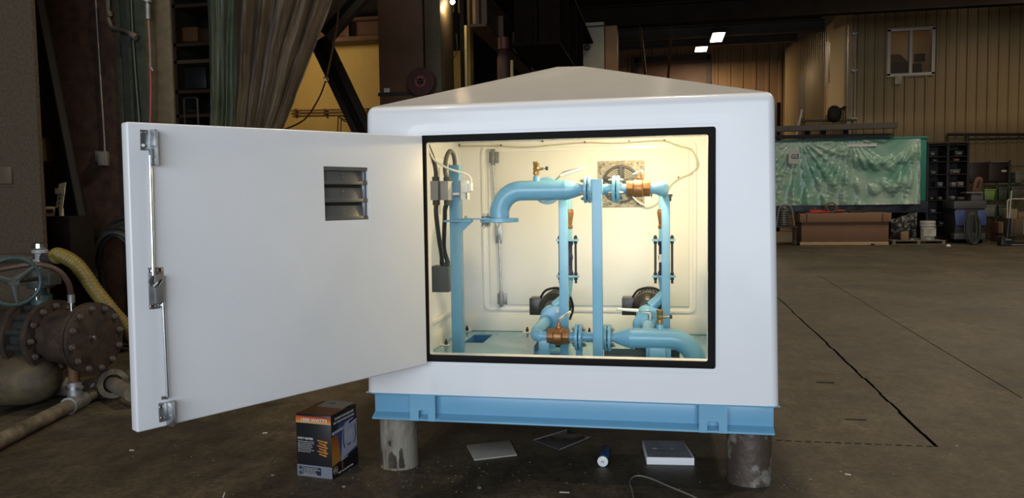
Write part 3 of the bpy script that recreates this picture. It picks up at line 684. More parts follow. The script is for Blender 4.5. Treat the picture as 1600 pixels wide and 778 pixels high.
# crane runway girders running to the rear
def girder(pn, w, h, Y0, Y1, M, name, lab):
    c = at(*pn, Y=Y0); x, z = c.x, c.z
    t = thing(name, lab, 'girder', (x, Y0, z-h))
    MB().box((x-w/2, Y0, z-.05), (x+w/2, Y1, z)).build('upper_flange', M, t); MB().box((x-w/2, Y0, z-h), (x+w/2, Y1, z-h+.05)).build('lower_flange', M, t)
    MB().box((x-.03, Y0, z-h+.05), (x+.03, Y1, z-.05)).build('web', M, t)
    n = int((Y1-Y0)/1.5)
    for k in range(n): yy = Y0+.2+k*1.5; MB().box((x-w/2+.02, yy, z-h+.05), (x+w/2-.02, yy+.03, z-.05)).build('stiffener', M, t)
girder((745, -14), .30, .62, 9.8, 15.5, mat('girder_umber', (.11, .06, .028), .6, var=.3), 'runway_girder', 'brown crane runway girder running back above the press frame')
girder((835, -60), .9, 1.5, 10.5, 17.99, mat('girder_black', (.013, .008, .005), .9, spec=.08, var=.3), 'crane_girder', 'deep black crane girder ending beside the cream block')
plight('left_bay_light', (-6.3, 10.6, 4.6), 125, (1, .73, .36), .3)
# ================================================================== OLD VALVE AND PIPES AT LEFT
C = at(150, 528, Y=1.1); AX = V((.995, -.10, 0)).normalized(); SD = V((-AX.y, AX.x, 0))   # AX: out of the blind face
t = thing('pipe_valve', 'rusty flanged valve with blind end plate and handwheel at the left edge', 'valve', (C.x-.6, C.y, 0))
R = .255
def boltring(c, ax, r, n, rb, hb, M, par, ph=0.):
    u, w, d = basis(ax); first = None
    for k in range(n):
        a = 2*PI*k/n+ph; q = c+(u*math.cos(a)+w*math.sin(a))*r
        o = MB().hexbolt(q, d, rb, hb).build('bolt', M, par)
RB = mat('old_bolt', (.20, .165, .14), .45, .4, var=.5, vscale=60)
bf = MB().lathe(C, AX, [(R-.004, -.03), (R, -.026), (R, -.002), (R-.004, 0)], 64).build('blind_flange', RUST, t)
boltring(C, AX, R-.035, 12, .021, .02, RB, bf, .13)
MB().hexbolt(C+SD*-.035+V((0, 0, .01)), AX, .016, .02).build('plug', CHROME, bf)
MB().ring(C-AX*.064, AX, .1, R, .03, 64).build('spool_flange', RUST, t)
MB().lathe(C-AX*.36, AX, [(.185, 0), (.19, .02), (.19, .25), (.20, .30)], 48).build('spool', RUST, t)
f2 = MB().ring(C-AX*.40, AX, .1, R+.01, .045, 64).build('spool_flange', RUST, t)
boltring(C-AX*.355, AX, R-.03, 12, .021, .02, RB, f2, .0)
vb = MB().lathe(C-AX*.56, AX, [(R-.05, 0), (R-.05, .16)], 48)
for k in range(12):
    a = k*2*PI/12+.26; u, w, d = basis(AX); q = C-AX*.48+(u*math.cos(a)+w*math.sin(a))*(R-.035); vb.cyl(q-AX*.085, q+AX*.085, .026, seg=10)
vb.build('valve_body', mat('teal_rust', (.035, .042, .040), .5, .2, col2=(.02, .016, .013), vscale=9), t)
f3 = MB().ring(C-AX*.61, AX, .1, R+.01, .05, 64).build('pipe_flange', RUST, t)
MB().cyl(C-AX*2.4, C-AX*.61, .185, seg=48).build('pipe', RUST, t)
# bonnet, stem and gearbox
q = C-AX*.48
MB().cyl(q+Z1*(R-.06), q+Z1*(R+.05), .07, seg=24).build('bonnet', TEALIRON, t)
MB().cyl(q+Z1*(R+.05), q+Z1*(R+.20), .036, seg=16).build('stem_housing', TEALIRON, t)
p = q+V((.03, -.075, R+.02)); MB().cyl(p, p+Z1*.09, .011, seg=10).build('spindle', CHROME, t)
gb = MB().obox(q+Z1*(R+.17), V((.13, 0, 0)), V((0, .06, 0)), V((0, 0, .05))); gb.cyl(q+Z1*(R+.10), q+Z1*(R+.24), .095, seg=24); gb.build('gearbox', mat('gearbox_teal', (.05, .052, .048), .55, var=.4, vscale=10), t, bev=.012)
# handwheel
H = at(21, 440, Y=.55); HA = (CAM-H); HA.z = 0; HA = (HA.normalized()*.8+V((.35, -.2, 0))).normalized(); u, w, _ = basis(HA)
hw = MB().tube([H+(u*math.cos(2*PI*k/48)+w*math.sin(2*PI*k/48))*.152 for k in range(48)], .0135, 10, True).build('handwheel', TEALIRON, t)
for k in range(3):
    a = 2*PI*k/3-PI/2+.12
    dd = u*math.cos(a)+w*math.sin(a); sp = MB().tube([H+dd*.02, H+dd*.08+HA*.004, H+dd*.15], [.026, .018, .014], 8); sp.build('spoke', mat('spoke_teal', (.07, .075, .068), .55, var=.4, vscale=12), hw)
MB().cyl(H-HA*.03, H+HA*.022, .032, seg=16).build('hub', mat('spoke_teal', (.07, .075, .068), .55), hw)
MB().cyl(H-HA*.02, q+Z1*(R+.17), .016, seg=12).build('shaft', STEELD, t)
# hose fitting with silver cap
K = at(63, 404, Y=1.5)
t = thing('hose_manifold', 'grey hose manifold with a bright silver cap above the old valve', 'fitting', tuple(K-Z1*.1))
MB().lathe(K-Z1*.09, Z1, [(.03, 0), (.03, .05), (.052, .055), (.052, .085), (.038, .09), (.038, .13), (.058, .135), (.058, .16), (.045, .165)], 24).build('body', GREYBOX, t)
MB().lathe(K+Z1*.078, Z1, [(.05, 0), (.055, .005), (.055, .04), (.047, .047)], 24).build('cap', CHROME, t)
MB().tube([K-X1*1.2, K-X1*.04], .03, 12).build('pipe', mat('pipe_grey', (.085, .075, .06), .6, var=.3), t)
MB().cyl(K+X1*.03, K+X1*.15, .045, seg=16).build('spigot', STEELD, t)
MB().cyl(V((K.x, K.y, 0)), K-Z1*.08, .03, seg=14).build('standpipe', GALVD, t)
# yellow ribbed suction hose
pts = spline([K+X1*.13, at(92, 398, Y=1.5), at(120, 414, Y=1.5), at(150, 455, Y=1.5), at(180, 492, Y=1.52), at(206, 522, Y=1.55), at(226, 560, Y=1.6), at(240, 625, Y=1.7)], 34)
o = MB().tube(pts, [.052+.0045*(k % 4 < 2) for k in range(len(pts))], 20).build('suction_hose', YELHOSE, smooth=50); tag(o, 'yellow ribbed hose arching from the manifold down behind the door', 'hose')
# copper coloured bent tube with clamp
pts = spline([at(-20, 425, Y=.75), at(10, 419, Y=.78), at(55, 413, Y=.85), at(88, 421, Y=.92), at(106, 441, Y=.98), at(111, 462, Y=1.02)], 8)
t = thing('bent_tube', 'brown bent hose with clamp dropping onto the flanged spool', 'tube', tuple(pts[-1]-Z1*.12))
MB().tube(pts, .019, 12).build('tube', mat('copper_brown', (.105, .06, .045), .5, .2, var=.3, vscale=14), t)
e = pts[-1]; MB().cyl(e+Z1*.01, e-Z1*.05, .024, seg=14).build('clamp', GALVD, t); MB().cyl(e-Z1*.04, e-Z1*.115, .013, seg=12).build('nipple', CHROME, t)
# dirty yellow tank under the pipe
Tc = at(4, 604, Y=.95); Tc.z = .20
t = thing('settling_tank', 'dirty yellow round ended tank on the floor below the rusty pipe', 'tank', (Tc.x, Tc.y, 0))
MB().lathe(Tc-X1*1.3, V((1, .05, 0)), [(.19, 0), (.19, 1.3), (.186, 1.42), (.165, 1.54), (.12, 1.63), (.06, 1.67), (0, 1.68)], 48).build('shell', DIRTYW, t)
for dx in (-.9, .1): MB().box((Tc.x+dx-.06, Tc.y-.25, 0), (Tc.x+dx+.06, Tc.y+.25, Tc.z-.2)).build('saddle', DARKSTEEL, t)
# floor pipe, tee and rubble of fittings
A, B = at(-30, 704, Z=.055), at(118, 629, Z=.055); Dv = (B-A).normalized(); E2 = B+Dv*1.3
t = thing('floor_pipe', 'long grime covered pipe with a silver tee lying along the floor by the tank', 'pipe', tuple(V((B.x, B.y, 0))))
MB().tube([A-Dv*1.0, B, E2], .048, 20).build('pipe', DIRTYP, t)
MB().cyl(B-Dv*.10, B+Dv*.10, .060, seg=20).build('tee', GALVD, t)
MB().cyl(B, B+Z1*.15, .05, seg=20).build('branch', GALVD, t); MB().ring(B+Z1*.10, Z1, .04, .06, .02).build('collar', CHROME, t)
MB().cyl(B+Z1*.15, B+Z1*.30, .035, seg=16).build('riser', mat('rust_orange', (.16, .065, .025), .7, var=.5, vscale=14), t)
MB().cyl(B+Dv*.35, B+Dv*.44, .072, seg=20).build('coupling', DIRTYP, t)
p = at(172, 606, Y=1.35)
t = thing('pipe_union', 'tan half ring pipe union lying by the bottom of the blind flange', 'fitting', (p.x, p.y, 0))
MB().ring(V((p.x, p.y, .11)), V((.8, -.6, .1)), .07, .11, .09, 32).build('ring', DIRTYP, t); MB().cyl(V((p.x-.1, p.y+.08, .11)), V((p.x+.4, p.y-.28, .11)), .055, seg=20).build('sleeve', mat('pipe_tan2', (.17, .14, .10), .7, var=.4, vscale=9), t)
random.seed(11)
for k, (x, y, s, M, lab) in enumerate(((98, 618, .085, mat('pale_lump', (.22, .21, .18), .8), 'pale rounded lump behind the silver tee on the floor'), (150, 596, .08, RUST, 'rusty fitting lump below the blind flange'), (186, 590, .07, DIRTYP, 'brown fitting lump right of the blind flange by the door edge'), (196, 604, .055, RUST, 'small rusty lump at the edge of the white door'))):
    p = at(x, y, Y=1.35+.06*k); b = MB().sphere((p.x, p.y, s*.8), s, 1.3, 1, .8, 16)
    for v in b.bm.verts: v.co += V((noise.noise(v.co*9), noise.noise(v.co*9+V((5, 0, 0))), noise.noise(v.co*9+V((0, 7, 0)))))*s*.3
    tag(b.build('pipe_fitting', M, smooth=60), lab, 'fitting')

# ================================================================== FLOOR THINGS
def heatercarton():
    A, B, Cc = V((-.400, .0, 0)), V((-.189, -.03, 0)), V((-.138, .222, 0))
    # true rectangle from the three ground corners
    u = (B-A).normalized(); v = V((-u.y, u.x, 0)); w, d, h = (B-A).length, (Cc-B).dot(v), .335
    t = thing('heater_carton', 'black printed carton of an electric heater on the floor under the white door', 'box', tuple((A+B+v*d)/2))
    BLK = mat('carton_black', (.012, .012, .014), .35); O = A
    P = lambda s, q, z: O+u*s+v*q+Z1*z
    MB().hexa([P(0, 0, 0), P(w, 0, 0), P(w, d, 0), P(0, d, 0)], [P(0, 0, h), P(w, 0, h), P(w, d, h), P(0, d, h)]).build('carton', BLK, t, bev=.0015)
    e = .0008
    def pan(face, s0, z0, s1, z1, M, name, k=1):
        """flat printed field on the narrow (n) or wide (w) face or the top"""
        if face == 'n': q = [P(s0, -e*k, z0), P(s1, -e*k, z0), P(s1, -e*k, z1), P(s0, -e*k, z1)]; off = v*.0006
        elif face == 'w': q = [P(w+e*k, s0, z0), P(w+e*k, s1, z0), P(w+e*k, s1, z1), P(w+e*k, s0, z1)]; off = u*-.0006
        else: q = [P(s0, z0, h+e*k), P(s1, z0, h+e*k), P(s1, z1, h+e*k), P(s0, z1, h+e*k)]; off = Z1*-.0006
        return MB().prism(q, off).build(name, M, t, smooth=0)
    def grad(name, c0, c1, ax, lo, hi, c2=None):
        M = mat(name, c0, .4); nt = M.node_tree; N = nt.nodes; L = nt.links
        tc = N.new('ShaderNodeTexCoord'); sp = N.new('ShaderNodeSeparateXYZ'); L.new(tc.outputs['Object'], sp.inputs[0])
        mr = N.new('ShaderNodeMapRange'); mr.inputs['From Min'].default_value = lo; mr.inputs['From Max'].default_value = hi; L.new(sp.outputs[ax], mr.inputs['Value'])
        r = N.new('ShaderNodeValToRGB'); r.color_ramp.elements[0].color = (*c0, 1); r.color_ramp.elements[1].color = (*c1, 1)
        if c2: x = r.color_ramp.elements.new(.5); x.color = (*c2, 1)
        L.new(mr.outputs['Result'], r.inputs['Fac']); L.new(r.outputs['Color'], N['Principled BSDF'].inputs['Base Color']); return M
    # printed sunset band: yellow to red ink
    BAND = grad('ink_band', (.60, .38, .12), (.42, .05, .02), 'Z', h-.047, h-.012, (.58, .16, .02))
    pan('n', 0, h-.047, w, h-.010, BAND, 'orange_band')
    text('1500 WATTS', .023, P(.028, -.0016, h-.036), u, Z1, INK, t, bold=.0006, wscale=1.25)
    text('MAXIMUM HEAT OUTPUT 120 VOLT', .006, P(.03, -.0016, h-.044), u, Z1, INK, t)
    pan('n', 0, 0, w, .062, mat('carton_grey', (.17, .18, .22), .45), 'grey_band')
    pan('n', .034, .012, .146, .052, mat('ink_navy', (.015, .017, .03), .4), 'info_panel', 2)
    for k, tx in enumerate(('PORTABLE ELECTRIC HEATER', 'FAN FORCED WITH THERMOSTAT', 'FOR INDOOR USE ONLY', 'READ ALL INSTRUCTIONS', 'BEFORE USING THE HEATER')): text(tx, .0066, P(.039, -.0030, .044-.0078*k), u, Z1, INK, t)
    for z in (.018, .045): MB().cyl(P(.02, -.0003, z), P(.02, -.0016, z), .011, seg=24).build('round_seal', mat('ink_dark', (.05, .05, .06), .4), t)
    text('UTILITY HEATERS', .0155, P(.008, -.0016, .200), u, Z1, INK, t, bold=.0003, wscale=.78)
    for k, tx in enumerate(('These heaters supply extra warmth', 'where you need it. Use them in the', 'garage, workshop or basement.', 'Rugged steel case resists knocks', 'and an automatic thermostat', 'keeps the room at the temperature', 'you choose all winter long.')): text(tx, .0078, P(.009, -.0016, .187-.0092*k), u, Z1, INK, t, wscale=.88)
    AR = grad('ink_arrow', (.20, .03, .01), (.62, .30, .05), 'X', -.10+.0, .02)
    for k in range(6):
        z = .196-.0145*k; x0 = .128+.010*(k % 2); x1 = .186+.008*(1-k % 2)
        q = [(x0, z+.008), (x1-.016, z+.001), (x1-.016, z+.005), (x1, z-.004), (x1-.016, z-.010), (x1-.016, z-.006), (x0, z+.002)]
        MB().prism([P(a, -.0014, b) for a, b in q], v*.001).build('arrow', mat('ink_orange', (.52, .19, .03), .4), t, smooth=0)
    # wide face with the picture of the heater
    def wp(pts, k, M, name): return MB().prism([P(w+e*k, a, b) for a, b in pts], u*-.0006).build(name, M, t, smooth=0)
    wp([(0.004, .075), (d-.003, .075), (d-.003, h-.058), (0.075, h-.058), (.05, .24), (0.004, .215)], 1, mat('ink_blue', (.055, .075, .22), .4), 'blue_field')
    wp([(0.002, .066), (.082, .066)]+[(.082-.028*(k/8)**2, .066+.155*k/8) for k in range(1, 9)]+[(.03, .225), (.002, .215)], 2, grad('ink_flame', (.45, .24, .05), (.30, .06, .012), 'Z', .05, .23, (.50, .17, .02)), 'flame_field')
    HT = mat('ink_heater', (.42, .45, .56), .4)
    wp([(.088, .075), (d-.006, .108), (d-.006, h-.075), (d-.05, h-.062), (.14, h-.070), (.112, h-.09)], 3, HT, 'heater_picture')
    G2 = mat('ink_grille', (.24, .27, .36), .4)
    wp([(.128, .150), (.212, .158), (.208, .232), (.132, .225)], 4, G2, 'heater_grille')
    for k in range(9): a = .134+.0088*k; wp([(a, .153), (a+.003, .153), (a+.003, .227), (a, .227)], 5, mat('ink_pale', (.52, .55, .64), .4), 'grille_bar')
    wp([(.128, .190), (.212, .194), (.212, .198), (.128, .194)], 6, INK, 'grille_band')
    for s0 in (.112, .228): 
        sg = 1 if s0 < .2 else -1
        wp([(s0, .235), (s0+.006, .235), (s0+.006-.006*sg, .165), (s0+.012*sg, .130), (s0+.012*sg-.006, .130), (s0-.006*sg, .165)], 6, mat('ink_navy', (.015, .017, .03), .4), 'side_rail')
    wp([(.150, .135), (.184, .138), (.184, .143), (.150, .140)], 6, mat('ink_navy', (.015, .017, .03), .4), 'dial')
    wp([(0, 0), (d, 0), (d, .094), (.0, .066)], 5, BLK, 'black_band')
    wp([(d-.085, h-.075), (d-.008, h-.062), (d-.008, h-.072), (d-.085, h-.086)], 6, BLK, 'black_flash')
    yv = (v*1+Z1*0.0).normalized()
    text('CONVECTION ELECTRIC', .0165, P(w+.0050, .028, h-.030), v, Z1, INK, t, bold=.0004, wscale=1.05)
    text('FOR WINDOWLESS INDOORS', .0155, P(w+.0050, .018, h-.050), v, Z1, INK, t, bold=.0004, wscale=.99)
    text('ECOTRONIC', .0185, P(w+.0050, .004, .232), (v+Z1*.06), (Z1-v*.06), INK, t, bold=.0008, wscale=.95)
    text('SAFE QUIET HEAT', .009, P(w+.0055, .080, .070), v+Z1*.1, Z1-v*.1, INK, t)
    for k in range(4): text('HEAT', .0075, P(w+.0055, .085, .058-.0095*k), v, Z1, mat('ink_red', (.45, .10, .04), .4), t)
    text('BUILT TO LAST FOR YEARS', .0125, P(w+.0055, .050, .012), v, Z1, INK, t, bold=.0003)
    MB().ring(P(w+.0045, .026, .040), u, .0175, .021, .001, 32).build('round_emblem', mat('ink_tan', (.45, .30, .20), .4), t)
    bb = MB().prism([P(w+.0045, .026+a, .040+b) for a, b in ((-.011, -.009), (.011, -.009), (.011, .002), (0, .012), (-.011, .002))], u*.001); bb.build('house_emblem', mat('ink_tan', (.45, .30, .20), .4), t)
    # top: brown print and a peeling strip of tape
    pan('t', .006, .01, w-.006, d*.62, mat('ink_brown', (.16, .065, .035), .45, var=.4, vscale=60, stretch=(1, .1, 1)), 'brown_field')
    q = [P(.03, d*.60, h+.0012), P(w-.015, d*.56, h+.0012), P(w-.004, d*.95, h+.010), P(.05, d*.99, h+.012)]
    MB().prism(q, Z1*.0008).build('paper_flap', mat('flap_grey', (.20, .185, .175), .6), t)
    text('HEATER', .012, P(.075, d*.78, h+.0085), u, v, mat('ink_black', (.02, .02, .02), .5), t)
heatercarton()

# pipe stubs carrying the skid
def stub(cx, cy, r, M, lab, hollow):
    t = thing('pile_stub', lab, 'pile', (cx, cy, 0)); h = .3155
    b = MB().lathe((cx, cy, 0), Z1, [(r*1.03, 0), (r*1.01, .02), (r, .05), (r*1.005, h*.5), (r, h-.006), (r-.012, h), (r-.014, h-.02), (r-.016, h-.05)] if hollow else [(r*1.02, 0), (r, .03), (r, h-.004), (r-.004, h)], 56)
    b.build('tube', M, t)
    if hollow:
        SC_ = mat('scorch', (.030, .023, .016), .8, col2=(.10, .078, .055), vscale=14, mixlo=.3, mixhi=.55)
        for a0, z0_, wd, ht in ((-1.66, .050, .13, .062), (-1.50, .035, .09, .05), (-1.14, .055, .075, .072), (-1.10, .03, .09, .03), (-2.45, .045, .10, .06), (-1.75, .15, .05, .018)):
            B = MB(); n = 40; R_ = r*1.005+.0012+.0002*(a0+3); c_ = B.bm.verts.new((cx+R_*math.cos(a0), cy+R_*math.sin(a0), z0_)); rim = []
            for k in range(n):
                f = 2*PI*k/n; rr_ = 1+.42*noise.noise(V((math.cos(f)*2.2, math.sin(f)*2.2, a0*5))); a_ = a0+wd*1.6*math.cos(f)*rr_; z_ = max(.012, z0_+ht*math.sin(f)*rr_); rim.append(B.bm.verts.new((cx+R_*math.cos(a_), cy+R_*math.sin(a_), z_)))
            for k in range(n): B.bm.faces.new([c_, rim[k], rim[(k+1) % n]])
            B.build('scorch_mark', SC_, t)
    return t
stub(.085, .245, .102, CONC, 'pale stained hollow pile under the left end of the blue skid', True)
stub(1.945, .285, .110, PILE2, 'scaly brown steel pile under the right end of the blue skid', False)
# sheets, tube and foam block under the skid
def sheet(name, pix, th, M, lab, cat):
    P = [at(x, y, Z=0) for x, y in pix]; b = MB().hexa([p+Z1*.001 for p in P], [p+Z1*(th+.001) for p in P])
    return tag(b.build(name, M, bev=.001), lab, cat)
sheet('board_offcut', [(741, 720), (808, 712), (796, 689), (729, 697)], .006, SHEETW, 'pale grey white board offcut lying on the floor under the skid', 'board')
ps = sheet('acrylic_sheet', [(874, 704), (923, 684), (886, 673), (833, 689)], .005, glassmat('clear_sheet', (.10, .085, .085), .12, .55), 'clear acrylic sheet lying flat on the dark floor under the skid', 'sheet')
P4 = [at(x, y, Z=0)+Z1*.0065 for x, y in ((874, 704), (923, 684), (886, 673), (833, 689))]
bb = MB().tube(P4, .002, 6, True); bb.build('sheet_edge', mat('acrylic_edge', (.34, .32, .31), .2), ps)
a, c = at(942, 720, Z=.03), at(950, 693, Z=.03); d = (c-a).normalized()
t = thing('sealant_tube', 'blue sealant tube with a white end lying on the floor', 'tube', (a.x, a.y, 0))
MB().lathe(a, d, [(.024, .0), (.0265, .004), (.0265, .20), (.024, .205)], 32).build('cartridge', CAULK, t)
MB().lathe(a-d*.014, d, [(.020, 0), (.0285, .002), (.0285, .022), (.0268, .026)], 32).build('end_cap', mat('tube_white', (.75, .76, .76), .4), t)
MB().cyl(a-d*.032, a-d*.012, .004, .009, seg=16).build('nozzle', mat('tube_white', (.75, .76, .76), .4), t)
A, B = at(1010.5, 726, Z=0), at(1085, 727.5, Z=0); u = (B-A).normalized(); v = V((-u.y, u.x, 0)); w = (B-A).length; d, hh = .30, .042
t = thing('foam_block', 'flat white foam block with a grey top lying by the right pile', 'box', tuple((A+B+v*d)/2))
P = lambda s, q, z: A+u*s+v*q+Z1*z
MB().hexa([P(0, 0, .001), P(w, 0, .001), P(w-.02, d, .001), P(-.005, d, .001)], [P(0, 0, hh), P(w, 0, hh), P(w-.02, d, hh), P(-.005, d, hh)]).build('block', FOAMW, t, bev=.002)
gv = MB().grid(24, 14, lambda a, b: P(.004+(w-.012)*a-.02*a*b, .004+(d-.01)*b, hh+.0006+.0012*noise.noise(V((a*7, b*5, 1)))), -.002); gv.build('foil_top', FOAMG, t)
# chips and crumbs
random.seed(21)
b = MB(); CHIP = mat('pale_chip', (.24, .215, .18), .8)
for k in range(260):
    z = random.random()
    if z < .4: x, y = random.gauss(690, 120), random.gauss(745, 12)
    elif z < .6: x, y = random.gauss(1235, 22), random.gauss(742, 14)
    elif z < .72: x, y = random.gauss(1350, 130), random.uniform(470, 770)
    else: x, y = random.uniform(180, 1500), random.uniform(690, 776)
    p = at(x, min(max(y, 440), 900), Z=0)
    if p.y > 12: continue
    s = random.uniform(.0008, .003) if random.random() < .95 else random.uniform(.004, .008); a = random.uniform(0, PI); dx = V((math.cos(a), math.sin(a), 0))*s*random.uniform(1, 1.8); dy = V((-math.sin(a), math.cos(a), 0))*s
    b.obox(p+Z1*(s*.35+.0004), dx, dy, Z1*s*.35)
tag(b.build('floor_chips', CHIP, smooth=0), 'scatter of tiny pale chips and crumbs on the concrete floor', 'debris', kind='stuff')
for k, (x, y, L, an, lab) in enumerate(((684, 704-640+640, .05, .2, ''), )): pass
def sliver(x, y, L, wd, an, lab, M=None):
    p = at(x, y, Z=0); u = V((math.cos(an), math.sin(an), 0)); v = V((-u.y, u.x, 0))
    o = MB().obox(p+Z1*.003, u*L/2, v*wd/2, Z1*.0025).build('wood_sliver', M or mat('pale_sliver', (.50, .46, .40), .8), bev=.001); tag(o, lab, 'sliver')
sliver(206, 704, .028, .008, .1, 'pale sliver on the bare floor below the lower left corner of the white door')
sliver(350, 774, .06, .007, 2.0, 'thin pale sliver at the lower edge of the floor, left of the printed carton')
sliver(414, 677, .030, .010, .4, 'pale flake on the floor between the door and the printed carton')
sliver(882, 770, .05, .006, .1, 'thin white sliver on the floor in front of the sealant tube')
sliver(1325, 742, .03, .014, -.4, 'pale flake on the floor right of the scaly pile')
sliver(1337, 656, .13, .012, .0, 'dark stick on the floor left of the long dark joint', mat('dark_stick', (.015, .012, .010), .8))
sliver(1290, 598, .13, .012, .0, 'dark short stick on the floor beside the white housing', mat('dark_stick', (.015, .012, .010), .8))
# bent translucent strip at the front edge
pts = [at(x, y, Z=0)+Z1*.003 for x, y in ((992, 790), (988, 768), (984, 752), (995, 744), (1016, 748), (1044, 760), (1080, 775), (1110, 790))]
o = MB().tube(spline(pts, 6), .004, 8).build('plastic_strip', glassmat('strip_film', (.30, .28, .25), .3, .6)); tag(o, 'bent clear plastic strip on the floor at the front edge', 'strip')
# ================================================================== WHITE HOUSING
W, ZB, ZT, DEP = 2.05, .4612, 1.9227, 1.86
def fy(z): return .02*(z-ZB)/(ZT-ZB)
enc = thing('pump_housing', 'large white moulded pump housing with its front door swung open, on the blue skid', 'pump housing', (W/2, DEP/2, ZB))
bm = bmesh.new()
q = lambda x, y, z: bm.verts.new((x, y, z))
b4 = [q(0, 0, ZB), q(W, 0, ZB), q(W, DEP, ZB), q(0, DEP, ZB)]
i = .025; t4 = [q(i, .02, ZT), q(W-i, .02, ZT), q(W-i, DEP-.02, ZT), q(i, DEP-.02, ZT)]
AZ = 2.232; p4 = [q(.905, .86, AZ), q(1.06, .86, AZ-.004), q(1.06, .98, AZ), q(.905, .98, AZ)]
bm.faces.new(b4[::-1]); bm.faces.new(p4)
for k in range(4):
    bm.faces.new([b4[k], b4[(k+1) % 4], t4[(k+1) % 4], t4[k]]); bm.faces.new([t4[k], t4[(k+1) % 4], p4[(k+1) % 4], p4[k]])
bm.normal_update()
ed = [e for e in bm.edges if (e.verts[0] in b4 and e.verts[1] in t4) or (e.verts[1] in b4 and e.verts[0] in t4) or (e.verts[0] in t4 and e.verts[1] in t4)]
bmesh.ops.bevel(bm, geom=ed, offset=.036, segments=5, affect='EDGES', profile=.5)
bmesh.ops.recalc_face_normals(bm, faces=bm.faces[:])
me = bpy.data.meshes.new('shell'); bm.to_mesh(me); bm.free()
shell = bpy.data.objects.new('shell', me); COL.objects.link(shell); me.materials.append(WHITE)
IX0, IX1, IY0, IY1, IZ0, IZ1 = .055, 1.995, .06, 1.77, .40, 1.868
OX0, OX1, OZ0, OZ1 = .347, 1.722, .668, 1.742
c1 = MB().box((IX0, IY0, IZ0), (IX1, IY1, IZ1)).build('cut', WHITE, bev=.0, smooth=0)
c2 = MB().box((OX0, -.2, OZ0), (OX1, .2, OZ1)).build('cut', WHITE, smooth=0)
boolean(shell, [c1, c2])
# roof panel = the upper sloping skin, its own part
me = shell.data; bm = bmesh.new(); bm.from_mesh(me); bm.normal_update()
rf = [f for f in bm.faces if f.calc_center_median().z > ZT+.002 and f.normal.z > .6]
bmr = bm.copy(); idx = {f.index for f in rf}; bmr.faces.ensure_lookup_table()
bmesh.ops.delete(bmr, geom=[f for f in bmr.faces if f.index not in idx], context='FACES')
bmesh.ops.delete(bm, geom=rf, context='FACES')
bm.to_mesh(me); bm.free()
mr = bpy.data.meshes.new('roof'); bmr.to_mesh(mr); bmr.free()
me2 = me.copy(); bpy.data.objects.remove(shell)
shell = link('shell', me2, WHITE, enc, 40)
roof = link('roof', mr, ROOFM, enc, 40); roof['label'] = 'low hipped grey white roof'
# interior lining: the walls inside, set just off the outer skin, carry the back door
def rrect(x0, z0, x1, z1, r, n=6):
    out = []
    for cx, cz, a in ((x1-r, z1-r, 0), (x0+r, z1-r, PI/2), (x0+r, z0+r, PI), (x1-r, z0+r, 1.5*PI)):
        out += [(cx+r*math.cos(a+k*PI/2/n), cz+r*math.sin(a+k*PI/2/n)) for k in range(n+1)]
    return out
def rring(o, inn, y0, y1, fn=lambda x, y, z: V((x, y, z))):
    """flat frame between two rounded rectangles of equal point count"""
    B = MB(); n = len(o); R = []
    for pts, y in ((o, y0), (o, y1), (inn, y1), (inn, y0)): R.append([B.bm.verts.new(fn(x, y, z)) for x, z in pts])
    for k in range(4):
        a, c = R[k], R[(k+1) % 4]
        for i in range(n): B.bm.faces.new([a[i], a[(i+1) % n], c[(i+1) % n], c[i]])
    return B
ff = lambda x, y, z: V((x, fy(z)+y, z))
rring(rrect(.252, .566, 1.829, 1.832, .055), rrect(.306, .618, 1.772, 1.792, .012), -.003, .0005, ff).build('door_surround', WHITE, enc, smooth=20)
rring(rrect(.318, .634, 1.757, 1.777, .012), rrect(OX0, OZ0, OX1, OZ1, .010), -.014, .002, ff).build('gasket', RUBBER, enc, bev=.003)['label'] = 'black rubber gasket round the opening'
# back wall: lower ledge, door frame and door
MB().box((IX0+.001, 1.757, .490), (IX1-.001, 1.769, .622)).build('sill_ledge', WHITE2, enc, bev=.004)
rring(rrect(.225, .638, 1.751, 1.842, .045), rrect(.250, .662, 1.726, 1.818, .03), 1.758, 1.7695).build('back_door_frame', WHITE2, enc, bev=.004)
bd = MB().box((.276, 1.759, .686), (1.702, 1.7695, 1.796)).build('back_door', WHITE2, enc, bev=.003)
def latchset(top, mid, bot, Y):
    """galvanised three point latch on the back door, at photographed points"""
    a, c = at(*top, Y=Y), at(*bot, Y=Y); mm = at(*mid, Y=Y)
    for p, nm in ((a, 'rod_guide'), (c, 'rod_guide')):
        b = MB().box((p.x-.036, Y-.004, p.z-.040), (p.x+.036, Y, p.z+.040)); b.box((p.x-.018, Y-.03, p.z-.055), (p.x+.008, Y-.004, p.z+.058)); b.build(nm, GALVD, bd, bev=.002)
    b = MB().box((mm.x-.024, Y-.006, mm.z-.075), (mm.x+.024, Y, mm.z+.075)); b.box((mm.x-.014, Y-.03, mm.z-.03), (mm.x+.016, Y-.006, mm.z+.05)); b.build('latch_plate', GALV, bd, bev=.002)
    MB().cyl(V((a.x-.004, Y-.02, a.z-.05)), V((mm.x-.004, Y-.02, mm.z+.04)), .007, seg=10).build('latch_rod', GALV, bd)
    MB().cyl(V((mm.x+.008, Y-.02, mm.z-.05)), V((c.x-.004, Y-.02, c.z+.05)), .007, seg=10).build('latch_rod', GALV, bd)
latchset((772, 246), (779, 364), (785, 467), 1.757)
